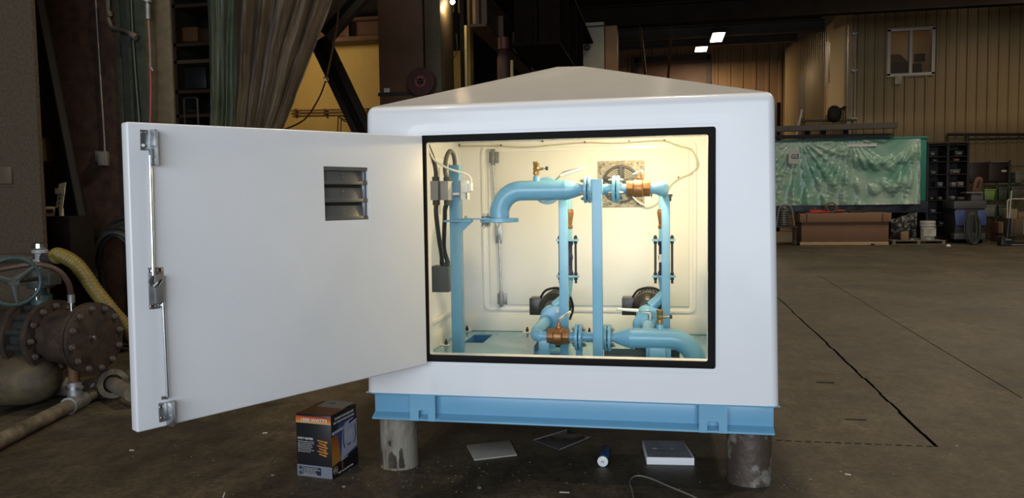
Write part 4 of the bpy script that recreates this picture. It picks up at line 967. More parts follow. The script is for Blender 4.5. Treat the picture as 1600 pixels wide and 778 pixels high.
# left inner wall: raised moulding, and hold down tabs
l0 = at(667, 233, X=IX0); l1 = at(672, 500, X=IX0)
rring(rrect(.30, .655, 1.62, 1.735, .05), rrect(.335, .69, 1.585, 1.70, .03), IX0, IX0+.02, lambda x, y, z: V((y, x, z))).build('wall_moulding', WHITE2, enc, bev=.004)
MB().box((IX0+.0005, .1, .489), (IX0+.012, 1.75, .60)).build('sill_ledge', WHITE2, enc, bev=.004)
for x, y in ((730, 516), (824, 517), (921, 518)):
    p = at(x, y, Y=1.73); B = MB().prism([(p.x-.028, 1.7565, .4905), (p.x+.028, 1.7565, .4905), (p.x, 1.7565, .545)], (0, -.004, 0)); B.box((p.x-.03, 1.70, .4895), (p.x+.03, 1.7565, .4935)); tb = B.build('hold_down_tab', WHITE2, enc)
    MB().hexbolt((p.x, 1.727, .4935), Z1, .011, .022).build('bolt', STEELD, tb)
p = at(697, 529, X=.10); B = MB().prism([(.068, p.y-.03, .4905), (.068, p.y+.03, .4905), (.068, p.y, .545)], (.004, 0, 0)); B.box((.068, p.y-.03, .4895), (.125, p.y+.03, .4935)); tb = B.build('hold_down_tab', WHITE2, enc)
MB().hexbolt((.10, p.y, .4935), Z1, .011, .022).build('bolt', STEELD, tb)

# ---- front door, swung open on its left hinge edge
Hb, Ht = V((.349, -.052, .628)), V((.347, -.045, 1.772)); Fb, Ft = V((-.371, -1.285, .620)), V((-.361, -1.281, 1.744))
dd = V((Fb.x-Hb.x, Fb.y-Hb.y, 0)).normalized(); DN = V((-dd.y, dd.x, 0)).normalized()
if DN.dot(CAM-Hb) < 0: DN = -DN
th = .05
door = MB().hexa([Hb, Fb, Fb-DN*th, Hb-DN*th], [Ht, Ft, Ft-DN*th, Ht-DN*th]).build('front_door', WHITE, enc, bev=.007, seg=3)
door['label'] = 'open white front door, inner face towards the viewer'
DP = (Hb+Fb+Ht+Ft)/4
def dpt(x, y, off=0.): return onplane(x, y, DP+DN*off, DN)
# louvre opening through the door
l4 = [dpt(505.5, 259), dpt(574, 262), dpt(577, 341), dpt(508, 345.5)]
lx = [(p-Hb).dot(dd) for p in l4]; s0, s1 = (lx[1]+lx[2])/2, (lx[0]+lx[3])/2; lz1, lz0 = l4[0].z-.002, l4[3].z+.001
DL = lambda s, off, z: V((DP.x, DP.y, 0))+dd*(s-(DP-Hb).dot(dd))+DN*off+Z1*z
cut = MB().hexa([DL(s0, .05, lz0), DL(s1, .05, lz0), DL(s1, -.1, lz0), DL(s0, -.1, lz0)], [DL(s0, .05, lz1), DL(s1, .05, lz1), DL(s1, -.1, lz1), DL(s0, -.1, lz1)])
cut = cut.build('cut', WHITE, smooth=0)
door.parent = None; door.data.transform(Matrix.Translation(wloc(enc))); bpy.context.view_layer.update()
boolean(door, [cut]); door.data.transform(Matrix.Translation(-wloc(enc))); door.parent = enc
for p in door.data.polygons: p.use_smooth = True
door.data.set_sharp_from_angle(angle=math.radians(35))
lv = MB().hexa([DL(s0+.002, -.046, lz0), DL(s1-.002, -.046, lz0), DL(s1-.002, -.05, lz0), DL(s0+.002, -.05, lz0)], [DL(s0+.002, -.046, lz1), DL(s1-.002, -.046, lz1), DL(s1-.002, -.05, lz1), DL(s0+.002, -.05, lz1)]).build('louver_vent', BLACK, door)
hL = (lz1-lz0)/3
MBs = MB().hexa([DL(s0, -.004, lz1-.016), DL(s1, -.004, lz1-.016), DL(s1, -.03, lz1-.016), DL(s0, -.03, lz1-.016)], [DL(s0, -.004, lz1), DL(s1, -.004, lz1), DL(s1, -.03, lz1), DL(s0, -.03, lz1)])
MBs.build('louver_head', LOUV, door)
for k in range(3):
    zt, zb = lz1-.014-k*hL, lz1-(k+1)*hL+.009
    # blade leans out towards its lower edge, which folds into a stiff lip
    g = .024
    pr = [(-.020, zt), (-.014, zb+.008), (-.004, zb+.008), (-.003, zb-.008), (-.010, zb-.008), (-.018, zb+.004), (-.024, zt)]
    bl = MB().prism([DL(s0+g, o, z) for o, z in pr], dd*(s1-s0-g-.002)).build('louver_blade', LOUV, door, bev=.001)
    MB().prism([DL(s0+.004, o, z) for o, z in ((-.014, zb+.008), (-.003, zb+.008), (-.002, zb-.008), (-.012, zb-.008))], dd*(g-.004)).build('louver_lip', LOUV, door)
    for zz in (.45, .72): zq = zb+(zt-zb)*zz; oq = -.0155-.004*zz; MB().cyl(DL(s0+(s1-s0)*.54, oq-.004, zq), DL(s0+(s1-s0)*.54, oq+.006, zq), .003, seg=8).build('rivet', GALV, door)
MB().cyl(DL(s0+.008, -.012, lz0+.005), DL(s0+.008, -.012, lz1-.01), .0035, seg=8).build('link_rod', BLACK, door)
# galvanised latch gear
def dbox(px, off0, off1, name, M, bev=.0015):
    P = [dpt(x, y) for x, y in px]
    return MB().hexa([p+DN*off0 for p in P], [p+DN*off1 for p in P]).build(name, M, door, bev=bev)
dbox([(217, 202), (231, 203), (232, 236), (218, 235)], .0, .006, 'keeper_plate', GALV)
MB().prism([dpt(232, 202.5)+DN*.0, dpt(241, 204)+DN*.0, dpt(241, 204)+DN*.03, dpt(235, 203)+DN*.045], Z1*-.128).build('rod_guide', GALV, door, bev=.002)
dbox([(231, 233), (240, 233), (241, 247), (232, 248)], .002, .03, 'rod_clevis', GALVD)
MB().cyl(dpt(237, 244, .015), dpt(244, 243.5, .02), .006, seg=10).build('pin', STEELD, door)
MB().tube([dpt(224, 227, .004), dpt(224, 227, .012)], .006, 8).build('screw', ZINC, door); MB().tube([dpt(228, 228, .004), dpt(228, 228, .012)], .005, 8).build('screw', STEELD, door)
MB().tube([dpt(234.5, 243, .016), dpt(239.8, 433, .016)], .0062, 12).build('latch_rod', CHROME, door)
lp = dbox([(230.5, 418), (254.5, 417), (255.5, 481), (232.5, 483.5)], .0, .005, 'latch_plate', GALVD)
dbox([(236.5, 430), (251.5, 429), (252.5, 472), (238.5, 474)], .004, .026, 'latch_case', GALVD, .003)
MB().ring(dpt(240, 439, .012), DN, .012, .022, .012, 24).build('cam_ring', GALV, door)
for x, y in ((235, 424), (249, 422.5), (238, 479), (251, 477.5)): MB().lathe(dpt(x, y, .004), DN, [(.010, 0), (.009, .004), (.004, .006)], 14).build('screw', CHROME, door)
MB().tube([dpt(246, 447, .028), dpt(252, 437, .022)], .006, 8).build('link', CHROME, door); MB().tube([dpt(240, 448, .024), dpt(247, 441, .028)], .007, 8).build('link', CHROME, door)
MB().tube([dpt(253, 436, .016), dpt(262, 620, .016)], .0062, 12).build('latch_rod', CHROME, door)
dbox([(246.5, 630), (258.5, 628), (260, 657), (248, 660)], .0, .006, 'keeper_plate', GALV)
MB().prism([dpt(258, 628)+DN*.0, dpt(268.5, 625)+DN*.0, dpt(267.5, 625)+DN*.03, dpt(261, 627)+DN*.045], Z1*-.090).build('rod_guide', GALV, door, bev=.002)
MB().cyl(dpt(252, 622, .012), dpt(262, 621, .016), .006, seg=10).build('pin', GALV, door)
for x, y in ((252, 636), (253.5, 653)): MB().lathe(dpt(x, y, .005), DN, [(.008, 0), (.007, .004), (.003, .005)], 12).build('screw', CHROME, door)
for x, y in ((222, 207), (228, 207)): MB().lathe(dpt(x, y, .005), DN, [(.006, 0), (.003, .004)], 10).build('screw', GALVD, door)
# hinges on the housing
for z in (.80, 1.60): MB().cyl((.318, -.03, z-.05), (.318, -.03, z+.05), .009, seg=12).build('hinge', WHITE, enc)

# ================================================================== BLUE SKID
SX0, SX1, SY0, SY1, SZ0 = .020, 2.033, .018, 1.84, .3165
sk = thing('steel_skid', 'light blue steel channel skid under the white housing', 'skid', ((SX0+SX1)/2, .93, SZ0))
zt = ZB-.003
def channel(lo, hi, axis, openside, name):
    """C section, open to one side"""
    tw, tf = .007, .009; B = MB(); (a, b_, c), (d, e, f) = lo, hi
    if axis == 'x':
        B.box((a, b_, f-tf), (d, e, f)); B.box((a, b_, c), (d, e, c+tf))
        B.box((a, e-tw, c+tf), (d, e, f-tf)) if openside < 0 else B.box((a, b_, c+tf), (d, b_+tw, f-tf))
    else:
        B.box((a, b_, f-tf), (d, e, f)); B.box((a, b_, c), (d, e, c+tf))
        B.box((d-tw, b_, c+tf), (d, e, f-tf)) if openside < 0 else B.box((a, b_, c+tf), (a+tw, e, f-tf))
    return B.build(name, BLUE, sk, bev=.0012)
channel((SX0, SY0, SZ0), (SX1, SY0+.055, zt), 'x', -1, 'front_channel')
B = MB().prism([(SX0, SY0+.001, SZ0+.009), (SX0, SY0+.05, SZ0+.03), (SX0, SY0+.05, SZ0+.009)], (SX1-SX0, 0, 0)); B.build('flange_fillet', BLUE, sk)
channel((SX0, SY1-.055, SZ0), (SX1, SY1, zt), 'x', 1, 'rear_channel')
channel((SX0, SY0+.06, SZ0), (SX0+.055, SY1-.06, zt), 'y', -1, 'side_channel'); channel((SX1-.055, SY0+.06, SZ0), (SX1, SY1-.06, zt), 'y', 1, 'side_channel')
MB().box((-.004, -.004, zt+.0005), (W+.004, .06, zt+.003)).build('top_lip', BLUE, sk, bev=.0008)
def forkplate(xa, xb, nx0, nx1, side):
    B = MB().box((xa, SY0-.002, SZ0), (xb, SY0+.006, zt-.004)).build('cover_plate', BLUE, sk, smooth=0)
    c = MB().box((nx0, SY0-.1, SZ0-.05), (nx1, SY0+.1, SZ0+.056)); c = c.build('cut', BLUE, bev=.008, smooth=0)
    B.parent = None; B.data.transform(Matrix.Translation(wloc(sk))); bpy.context.view_layer.update(); boolean(B, [c]); B.data.transform(Matrix.Translation(-wloc(sk))); B.parent = sk
    MB().box((nx0-.004, SY0+.040, SZ0+.010), (nx1+.004, SY0+.046, SZ0+.075)).build('pocket_plate', BLUE, sk)
X = lambda x, y: at(x, y, Y=SY0).x
forkplate(X(640.5, 640), X(680, 640), X(654.5, 655), X(669, 655), 1)
forkplate(X(1092, 660), X(1136.5, 660), X(1105, 670), X(1123, 670), -1)
# deck plate with the open hatch
hx0, hx1, hy0, hy1 = .190, .325, 1.29, 1.612
for lo, hi in (((IX0+.001, .062), (hx0, 1.768)), ((hx1, .062), (IX1-.001, 1.768)), ((hx0, .062), (hx1, hy0)), ((hx0, hy1), (hx1, 1.768))):
    MB().box((lo[0], lo[1], .482), (hi[0], hi[1], .488)).build('deck_plate', DECK, sk)
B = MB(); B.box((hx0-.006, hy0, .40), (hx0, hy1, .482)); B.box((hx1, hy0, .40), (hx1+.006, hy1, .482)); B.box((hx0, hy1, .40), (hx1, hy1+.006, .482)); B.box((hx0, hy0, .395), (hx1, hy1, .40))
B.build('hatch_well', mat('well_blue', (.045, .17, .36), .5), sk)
# ================================================================== PIPEWORK INSIDE
YP = .75; FZ = .488
def pp(x, y, Y=YP): return at(x, y, Y=Y)
SC = (pp(900, 300)-pp(901, 300)).length     # metres per pixel at the pipe plane
PB = BLUE
def post(x0, x1, ytop, Y, dep, lab, cap=True):
    a, c = at(x0, ytop, Y=Y), at(x1, ytop, Y=Y); mid = (a.x+c.x)/2
    t = thing('support_post', lab, 'post', (mid, Y+dep/2, FZ), 'square support posts on the deck')
    MB().box((a.x, Y, FZ+.006), (c.x, Y+dep, a.z)).build('tube', PB, t, bev=.004, seg=3)
    MB().box((a.x-.012, Y-.012, FZ+.0005), (c.x+.012, Y+dep+.012, FZ+.006)).build('foot_plate', PB, t)
    return t, mid, a.z
p1, p1x, p1z = post(700.5, 717, 258, .70, .075, 'blue square post at the left carrying the grey electric boxes')
p2, p2x, p2z = post(872.5, 886, 312, .93, .05, 'blue square post behind the elbow pipe, left of the blue coupling')
p3, p3x, p3z = post(924.3, 939.8, 281, .60, .058, 'blue square post nearest the opening, between the flange pairs')
p4, p4x, p4z = post(1033.5, 1047, 304, .90, .05, 'blue square post at the right below the round elbow')
# saddle head on the front post
MB().box((p3x-.036, .602, p3z-.075), (p3x+.031, .675, p3z+.004)).build('saddle', PB, p3, bev=.003)
# bracket arm of the left post
za = pp(730, 343).z
t = thing('bracket_arm', 'blue flat bracket arm with gusset between the left post and the elbow flange', 'bracket', (p1x+.07, .70, za))
a, c = pp(693, 345, .66), pp(762, 343, .66)
MB().box((a.x, .655, za-.012), (p1x+.115, .698, za)).build('arm_plate', PB, t, bev=.002)
MB().box((p1x+.03, .655, za+.0005), (c.x+.012, .70, za+.010)).build('top_plate', PB, t, bev=.002)
MB().prism([(p1x+.036, .668, za-.012), (p1x+.115, .668, za-.012), (p1x+.036, .668, za-.085)], (0, .008, 0)).build('gusset', PB, t)
for x in (p1x+.075, p1x+.055): MB().hexbolt((x, .68, za+.010 if x > p1x+.06 else za-.02), Z1, .009, .010).build('bolt', ZINC, t)

def flange(c, ax, r, th, name, par):
    """raised plate flange centred on c with bolt holes implied by bolts"""
    ax = V(ax).normalized(); return MB().lathe(V(c)-ax*th/2, ax, [(r-.003, 0), (r, .003), (r, th-.003), (r-.003, th)], 48).build(name, PB, par)
def pair(c, ax, r, th, gap, n, rb, par, ph=.4):
    ax = V(ax).normalized(); c = V(c); off = gap/2+th/2
    f1 = flange(c-ax*off, ax, r, th, 'flange', par); f2 = flange(c+ax*off, ax, r, th, 'flange', par)
    MB().cyl(c-ax*gap/2, c+ax*gap/2, r*.72, seg=36).build('gasket_ring', NAVY, par)
    u, w, d = basis(ax)
    for k in range(n):
        a = 2*PI*k/n+ph; q = c+(u*math.cos(a)+w*math.sin(a))*(r-.022); L = off+th/2
        B = MB().cyl(q-ax*(L+.022), q+ax*(L+.022), rb*.55, seg=10); B.cyl(q-ax*(L+.014), q-ax*L, rb, seg=6); B.cyl(q+ax*L, q+ax*(L+.014), rb, seg=6); B.build('stud', ZINC, par)
def bvalve(c, ax, L, r, par, stem, lever=None):
    """threaded bronze ball valve: hex ends, barrel, stem and lever"""
    ax = V(ax).normalized(); c = V(c); st = V(stem).normalized()
    B = MB(); B.cyl(c-ax*L/2, c-ax*L*.22, r*.93, seg=8); B.lathe(c-ax*L*.24, ax, [(r*.86, 0), (r*1.02, L*.06), (r*1.02, L*.40), (r*.86, L*.46)], 32); B.cyl(c+ax*L*.20, c+ax*L/2, r*.93, seg=8)
    B.lathe(c+st*r*.8, st, [(r*.42, 0), (r*.42, r*.45), (r*.26, r*.5), (r*.26, r*.85)], 20)
    v = B.build('ball_valve', BRONZE, par, bev=.0012, smooth=30)
    MB().cyl(c+st*r*1.55, c+st*r*2.0, r*.2, seg=6).build('stem_nut', ZINC, v)
    if lever:
        pts = spline([c+st*r*1.8]+[V(p) for p in lever], 5); n = len(pts)
        d = (pts[-1]-pts[0]).normalized(); sd = d.cross(st).normalized(); B = MB()
        for a, b_ in zip(pts, pts[1:]):
            nn = sd.cross((b_-a).normalized()); B.hexa([a-sd*.009, b_-sd*.009, b_+sd*.009, a+sd*.009], [q+nn*.004 for q in (a-sd*.009, b_-sd*.009, b_+sd*.009, a+sd*.009)])
        B.build('lever', CHROME, v)
        B = MB().tube([pts[n*4//10], pts[-1]], .0105, 10); B.build('lever_grip', PVCW, v)
    return v
def drain(c, par, sx=1, hgt=.10, blackknob=True):
    """small upright bronze drain valve with side tee knob"""
    c = V(c)
    MB().lathe(c, Z1, [(.021, -.006), (.019, .004), (.019, .028)], 20).build('stub', PB, par)
    B = MB().lathe(c+Z1*.026, Z1, [(.013, 0), (.013, .012), (.019, .014), (.019, .030), (.016, .032), (.020, .045), (.016, .056), (.018, .06), (.018, hgt-.026), (.020, hgt-.022), (.020, hgt-.012), (.014, hgt-.010)], 20)
    B.cyl(c+V((.012*sx, 0, .07)), c+V((.042*sx, 0, .073)), .008, seg=12); v = B.build('drain_valve', BRASS, par)
    MB().cyl(c+V((.042*sx, 0, .073)), c+V((.056*sx, 0, .074)), .004, seg=10).build('knob_stem', CHROME, v)
    MB().box((c.x+.056*sx if sx > 0 else c.x-.070, -.012+c.y, c.z+.063), (c.x+.070*sx if sx > 0 else c.x-.056, c.y+.012, c.z+.085)).build('knob', BLACK, v, bev=.002)
R4, R2, F4, F2 = .0585, .030, .115, .078

# ---- upper header
zc = pp(850, 297.5).z; xe = pp(780.5, 345).x; zf = pp(780, 344).z
t = thing('discharge_pipe', 'upper blue pipe run with an elbow ending in a downward round flange', 'pipe', (xe, YP, zf)); up = t
rb = .135
path = [V((xe, YP, zf)), V((xe, YP, zc-rb))]+arc((xe+rb, YP, zc-rb), (-1, 0, 0), Z1, rb, 0, PI/2, 14)[1:]+[V((pp(884, 297).x, YP, zc))]
MB().tube(path, R4, 40).build('elbow_pipe', PB, t)
MB().ring(V((pp(882, 297).x, YP, zc)), X1, R4-.003, R4+.0022, .008).build('weld_seam', PB, t)
xr0, xr1 = pp(884, 297).x-.001, pp(909, 296).x
MB().lathe((xr0, YP, zc), X1, [(R4, 0), (R4*.97, .012), (R4*.80, (xr1-xr0)*.5), (R2*1.2, (xr1-xr0)*.85), (R2, xr1-xr0), (R2, xr1-xr0+.03)], 40).build('reducer', PB, t)
MB().lathe((xe, YP, zf-.012), Z1, [(F4-.003, 0), (F4, .003), (F4, .021), (F4-.003, .024)], 56).build('end_flange', PB, t)
for k in range(2):
    a = math.radians((200, 150)[k]); q = V((xe+.093*math.cos(a), YP+.093*math.sin(a), zf))
    B = MB().cyl(q-Z1*.045, q+Z1*.04, .007, seg=10); B.cyl(q-Z1*.030, q-Z1*.012, .014, seg=6); B.cyl(q+Z1*.012, q+Z1*.026, .014, seg=6); B.cyl(q-Z1*.036, q-Z1*.030, .017, seg=14); B.build('bolt', ZINC, t)
xf1, xf2 = pp(918.3, 296).x, pp(962.7, 294).x
pair((xf1, YP, zc), X1, F2, .018, .006, 4, .011, t)
xv0, xv1, xel = pp(979, 292).x, pp(1016, 291).x, pp(1037.5, 292).x
MB().cyl((xf1, YP, zc), (xf2, YP, zc), R2, seg=28).build('spool', PB, t)
pair((xf2, YP, zc), X1, F2, .018, .006, 4, .011, t)
MB().cyl((xf2, YP, zc), (xv0+.01, YP, zc), R2, seg=28).build('nipple', PB, t)
MB().lathe((xf2+.02, YP, zc), X1, [(R2+.012, 0), (R2+.001, .018)], 28).build('weld_neck', PB, t)
bvalve(((xv0+xv1)/2, YP, zc+.002), X1, xv1-xv0, .050, t, V((.1, .1, 1)), [((xv0+xv1)/2+.02, YP+.03, zc+.098), ((xv0+xv1)/2+.012, YP+.12, zc+.102), ((xv0+xv1)/2-.03, YP+.24, zc+.09)])
YR = 1.12
re = .06
pth = [V((xv1-.01, YP, zc)), V((xel-re, YP, zc))]+arc((xel-re, YP+re, zc), (0, -1, 0), X1, re, 0, PI/2, 10)[1:]+[V((xel, YR-re, zc))]+arc((xel, YR-re, zc-re), Z1, Y1, re, 0, PI/2, 10)[1:]
zr1 = at(1031, 326, Y=YR).z; pth.append(V((xel, YR, zr1-.01)))
MB().tube(pth, [R2]*2+[R2+.008*math.sin(PI*k/10) for k in range(1, 11)]+[R2]*12, 28).build('return_bend', PB, t)
MB().sphere((xel-.015, YP+.018, zc), .044).build('elbow_body', PB, t)
q = V((pp(1018, 303).x, YP, zc-R2)); MB().hexbolt(q, -Z1, .006, .012).build('plug', BRONZE, t)
q = V((xel+.036, YP+.02, zc-.045)); B = MB().box((q.x-.012, q.y-.012, q.z-.002), (q.x+.012, q.y+.012, q.z+.012)); B.cyl(q, q-Z1*.028, .006, seg=8); B.build('clamp', STEELD, t)
drain((pp(838, 281).x, YP, zc+R4-.004), t, 1, .10)
MB().ring(V((pp(838, 281).x, YP, zc+R4+.097)), Z1, .006, .017, .003).build('cap_ring', STEELD, t)
# branch to the left riser at the back of the header
xl = at(886.5, 345, Y=YR).x; xb = pp(843, 296).x+.02
pth = [V((xb, YP, zc)), V((xb, YR-re, zc))]+arc((xb+re, YR-re, zc), (-1, 0, 0), Y1, re, 0, PI/2, 8)[1:]+[V((xl-re, YR, zc))]+arc((xl-re, YR, zc-re), Z1, X1, re, 0, PI/2, 8)[1:]
zr2 = at(893, 330, Y=YR).z; pth.append(V((xl, YR, zr2-.01)))
MB().tube(pth, R2, 24).build('branch', PB, t)
cb = at(840, 296, Y=.95); pair((xb, .93, zc), Y1, .083, .016, .006, 4, .010, t)
v = bvalve((xb, 1.03, zc), Y1, .08, .040, t, V((.5, .05, .9)), [(xb+.07, 1.00, zc+.087), (xb+.10, 1.0, zc+.112), (xb+.215, .98, zc+.135)])

# ---- lower header
zl = pp(1010, 528.5).z; xA, xB = pp(984, 528).x, pp(1046, 528).x
t = thing('suction_pipe', 'lower blue pipe run turning down through the deck at the right', 'pipe', (pp(1000, 528).x, YP, FZ)); lo = t
rb = .15
path = [V((xA, YP, zl)), V((xB, YP, zl))]+arc((xB, YP, zl-rb), Z1, X1, rb, 0, PI/2, 14)[1:]+[V((xB+rb, YP, zl-rb-.06))]
MB().tube(path, R4, 40).build('elbow_pipe', PB, t)
for x in (xA+.003, xB): MB().ring(V((x, YP, zl)), X1, R4-.003, R4+.0022, .007).build('weld_seam', PB, t)
xr = pp(960, 528).x
MB().lathe((xr, YP, zl), X1, [(R2, -.02), (R2*1.05, .01), (R4*.72, (xA-xr)*.4), (R4*.93, (xA-xr)*.8), (R4, xA-xr)], 40).build('reducer', PB, t)
xg1, xg2 = pp(949.3, 527).x, pp(904.5, 526).x
pair((xg1, YP, zl), X1, F2, .018, .006, 4, .011, t); pair((xg2, YP, zl), X1, F2, .018, .006, 4, .011, t)
MB().cyl((xg2, YP, zl), (xg1, YP, zl), R2, seg=28).build('spool', PB, t)
w0, w1 = pp(855.5, 524).x, pp(889.5, 524).x
MB().cyl((w1-.01, YP, zl), (xg2, YP, zl), R2, seg=28).build('nipple', PB, t)
bvalve(((w0+w1)/2, YP, zl+.002), X1, w1-w0, .050, t, V((.05, .05, 1)), [((w0+w1)/2+.01, YP+.03, zl+.102), ((w0+w1)/2+.035, YP+.10, zl+.118), ((w0+w1)/2+.05, YP+.17, zl+.12)])
# elbow back to the left pump
PYL = 1.20; xq = pp(842, 525).x; pc = at(857, 500, Y=1.02)
re = .07; rl = .037
pth = [V((w0+.01, YP, zl)), V((xq+.02, YP, zl))]+spline([V((xq+.02, YP, zl)), V((xq-.012, YP+.015, zl+.004)), V((xq-.018, YP+.07, zl+.022)), V((pc.x-.012, 1.005, pc.z-.004))], 6)[1:]
MB().tube(pth, [R2, R2]+[rl]*(len(pth)-2), 26).build('pump_elbow', PB, t)
# pipe legs
for x0_, x1_, Y, nm in ((pp(843, 540).x, pp(859, 540).x, .73, 'leg'), (pp(899, 540).x, pp(909, 540).x, .78, 'leg')):
    MB().box((x0_, Y, FZ+.001), (x1_, Y+.035, zl-.02)).build(nm, PB, t, bev=.002)
s0_, s1_ = pp(1015, 540).x, pp(1040, 540).x; MB().box((s0_, YP-.055, FZ+.001), (s1_, YP+.05, zl-.045)).build('saddle_block', PB, t, bev=.003)
MB().box((s0_-.02, YP-.03, FZ+.001), (s1_+.03, YP+.06, zl-.04)).build('saddle_plate', PB, t, bev=.002)
drain((pp(1031, 513).x, YP, zl+R4-.004), t, 1, .098)
# branch valve to the right pump, behind the header
xr_ = at(1013, 500, Y=.98).x; zp = at(1013, 498, Y=.98).z
MB().tube([V((pp(1013, 528).x, YP, zl+.01)), V((xr_, .92, zp-.035)), V((xr_, 1.02, zp-.035))], .037, 24).build('pump_branch', PB, t)
flange((xr_, 1.00, zp-.035), Y1, .088, .016, 'flange', t)
v = MB().lathe((xr_, .93, zp-.035), Y1, [(.042, 0), (.046, .01), (.046, .05), (.042, .06)], 24).build('isolating_valve', PB, t)
q = V((xr_+.012, .93, zp+.022)); MB().cyl(q-Z1*.02, q+Z1*.012, .014, seg=12).build('stem_nut', CHROME, v)
g = [at(1015, 489, Y=.93), at(1003, 487.5, Y=.92), at(997, 485.5, Y=.90)]; h = [at(997, 485.2, Y=.90), at(964, 483, Y=.86)]
B = MB().tube(spline([q]+g, 4), .006, 8); B.build('lever', CHROME, v); MB().tube(h, [.0105, .008], 10).build('lever_grip', PVCW, v)

# ---- risers with check valve and tied rubber connector
def riser(x, px_, lab, names):
    t = thing('pump_riser', lab, 'pipe', (x, YR, .80), 'pump risers with tied connectors')
    zt_ = at(px_, 327, Y=YR).z; zb_ = at(px_, 357, Y=YR).z
    B = MB().lathe((x, YR, zb_), Z1, [(.032, 0), (.034, .003), (.034, .018), (.029, .022), (.033, .05), (.040, (zt_-zb_)*.80), (.040, (zt_-zb_)-.014), (.037, (zt_-zb_)-.010), (.037, zt_-zb_)], 24); B.build('check_valve', mat('old_bronze', (.30, .165, .07), .55, .6, var=.35, vscale=25), t)
    zf1, zf2 = at(px_, 375, Y=YR).z, at(px_, 431.5, Y=YR).z
    MB().cyl((x, YR, zf1), (x, YR, zb_+.004), R2, seg=24).build('nipple', PB, t)
    for z, s in ((zf1, -1), (zf2, 1)):
        B = MB().lathe((x, YR, z-.007), Z1, [(.042, 0), (.044, .002), (.044, .012), (.042, .014)], 32)
        for a in (0, PI): B.box((x+.048*math.cos(a)-.024, YR-.02, z-.0065), (x+.048*math.cos(a)+.024, YR+.02, z+.0065))
        B.build('tie_plate', PB, t)
    L = zf1-zf2
    MB().lathe((x, YR, zf2+.008), Z1, [(.036, 0), (.036, .018), (.030, .03), (.030, L*.40), (.034, L*.45), (.034, L*.52), (.030, L*.57), (.030, L-.046), (.036, L-.034), (.036, L-.016)], 32).build('rubber_connector', NAVY, t)
    for sx in (-1, 1):
        B = MB().cyl((x+sx*.051, YR, zf2-.045), (x+sx*.051, YR, zf1+.03), .0075, seg=12)
        for z in (zf1+.0075, zf1-.022, zf2+.008, zf2-.022): B.cyl((x+sx*.051, YR, z), (x+sx*.051, YR, z+.014), .013, seg=6)
        B.build('tie_rod', STEELD, t)
    MB().box((x-.03, YR-.051, zf2+L*.40), (x-.004, YR-.0495, zf2+L*.62)).build('maker_plate', INK, t)
    zb2 = at(px_, 462, Y=YR).z
    MB().lathe((x, YR, zb2), Z1, [(.022, 0), (.024, .02), (.033, .10), (.036, zf2-zb2-.006)], 28).build('reducer', PB, t)
    return zb2
zbL = riser(xl, 893, 'left pump riser with bronze check valve and navy tied connector beside the rear post', 0)
zbR = riser(xel, 1031, 'right pump riser with bronze check valve and tied connector behind the round elbow', 0)

# ---- pumps
def pump(x, tx, zc_, zb2, lab, tilt):
    """end suction pump: blue volute towards the viewer, black finned motor behind"""
    y0 = 1.03
    t = thing('pump', lab, 'pump', (x, 1.3, FZ), 'close coupled pumps on the deck')
    B = MB().lathe((x, y0, zc_-.045), Y1, [(.042, 0), (.052, .006), (.052, .016), (.038, .022), (.070, .05), (.076, .07), (.076, .11), (.05, .125)], 40)
    B.tube([V((x+.02, y0+.09, zc_+.02)), V((x+(tx-x)*.6, y0+.09, zb2-.03)), V((tx, YR, zb2+.02))], [.036, .032, .026], 20); B.build('volute', PB, t)
    a = tilt; u = V((math.cos(a), 0, math.sin(a))); w = V((-math.sin(a), 0, math.cos(a))); c0 = V((x, y0-.012, zc_-.05))
    pts = [c0+u*.10*math.cos(k*PI/12)*(1.0)+w*.062*math.sin(k*PI/12) for k in range(24)]
    fl = MB().prism(pts, (0, .014, 0)).build('suction_flange', PB, t, bev=.002)
    for s in (-1, 1): MB().hexbolt(c0+u*.078*s, -Y1, .014, .013).build('bolt', ZINC, t)
    MB().lathe((x, y0+.125, zc_), Y1, [(.055, 0), (.092, .03), (.098, .045)], 40).build('lantern', BLACKM, t)
    B = MB().lathe((x, y0+.17, zc_), Y1, [(.098, 0), (.098, .02), (.088, .022), (.088, .215), (.096, .218), (.096, .262), (.08, .285)], 48)
    for k in range(30):
        aa = 2*PI*k/30; dv = V((math.cos(aa), 0, math.sin(aa))); tv = V((-math.sin(aa), 0, math.cos(aa))); B.obox(V((x, y0+.29, zc_))+dv*.092, dv*.008, tv*.0022, V((0, .095, 0)))
    B.build('motor', BLACKM, t)
    tbx = x-.132
    MB().box((tbx-.035, y0+.20, zc_-.055), (tbx+.052, y0+.33, zc_+.055)).build('terminal_box', BLACKM, t, bev=.004)
    MB().box((x-.085, y0+.125, FZ+.001), (x+.085, y0+.40, FZ+.014)).build('base_plate', BLACKM, t, bev=.002)
    for yy in (.20, .33): MB().box((x-.075, y0+yy, FZ+.014), (x+.075, y0+yy+.03, zc_-.07)).build('foot', BLACKM, t)
    B = MB().box((x-.10, y0-.06, FZ+.001), (x+.115, y0+.11, FZ+.010)); B.box((x-.10, y0-.06, FZ+.01), (x-.094, y0+.11, FZ+.05)); B.box((x-.02, y0+.05, FZ+.01), (x+.02, y0+.09, zc_-.13)); B.build('pedestal', PB, t, bev=.002)
    # motor lead looping over the motor
    MB().tube(spline([(x-.10, y0+.26, zc_+.056), (x-.06, y0+.24, zc_+.105), (x+.02, y0+.22, zc_+.122), (x+.085, y0+.24, zc_+.085), (x+.112, y0+.28, zc_-.01), (x+.085, y0+.33, zc_-.10)], 6), .008, 8).build('motor_lead', BLACK, t)
mL = at(868, 478, Y=1.28); mR = at(1013, 478, Y=1.28)
pump(mL.x+.0, xl, mL.z, zbL, 'left pump with black finned motor behind the bronze valve', .85)
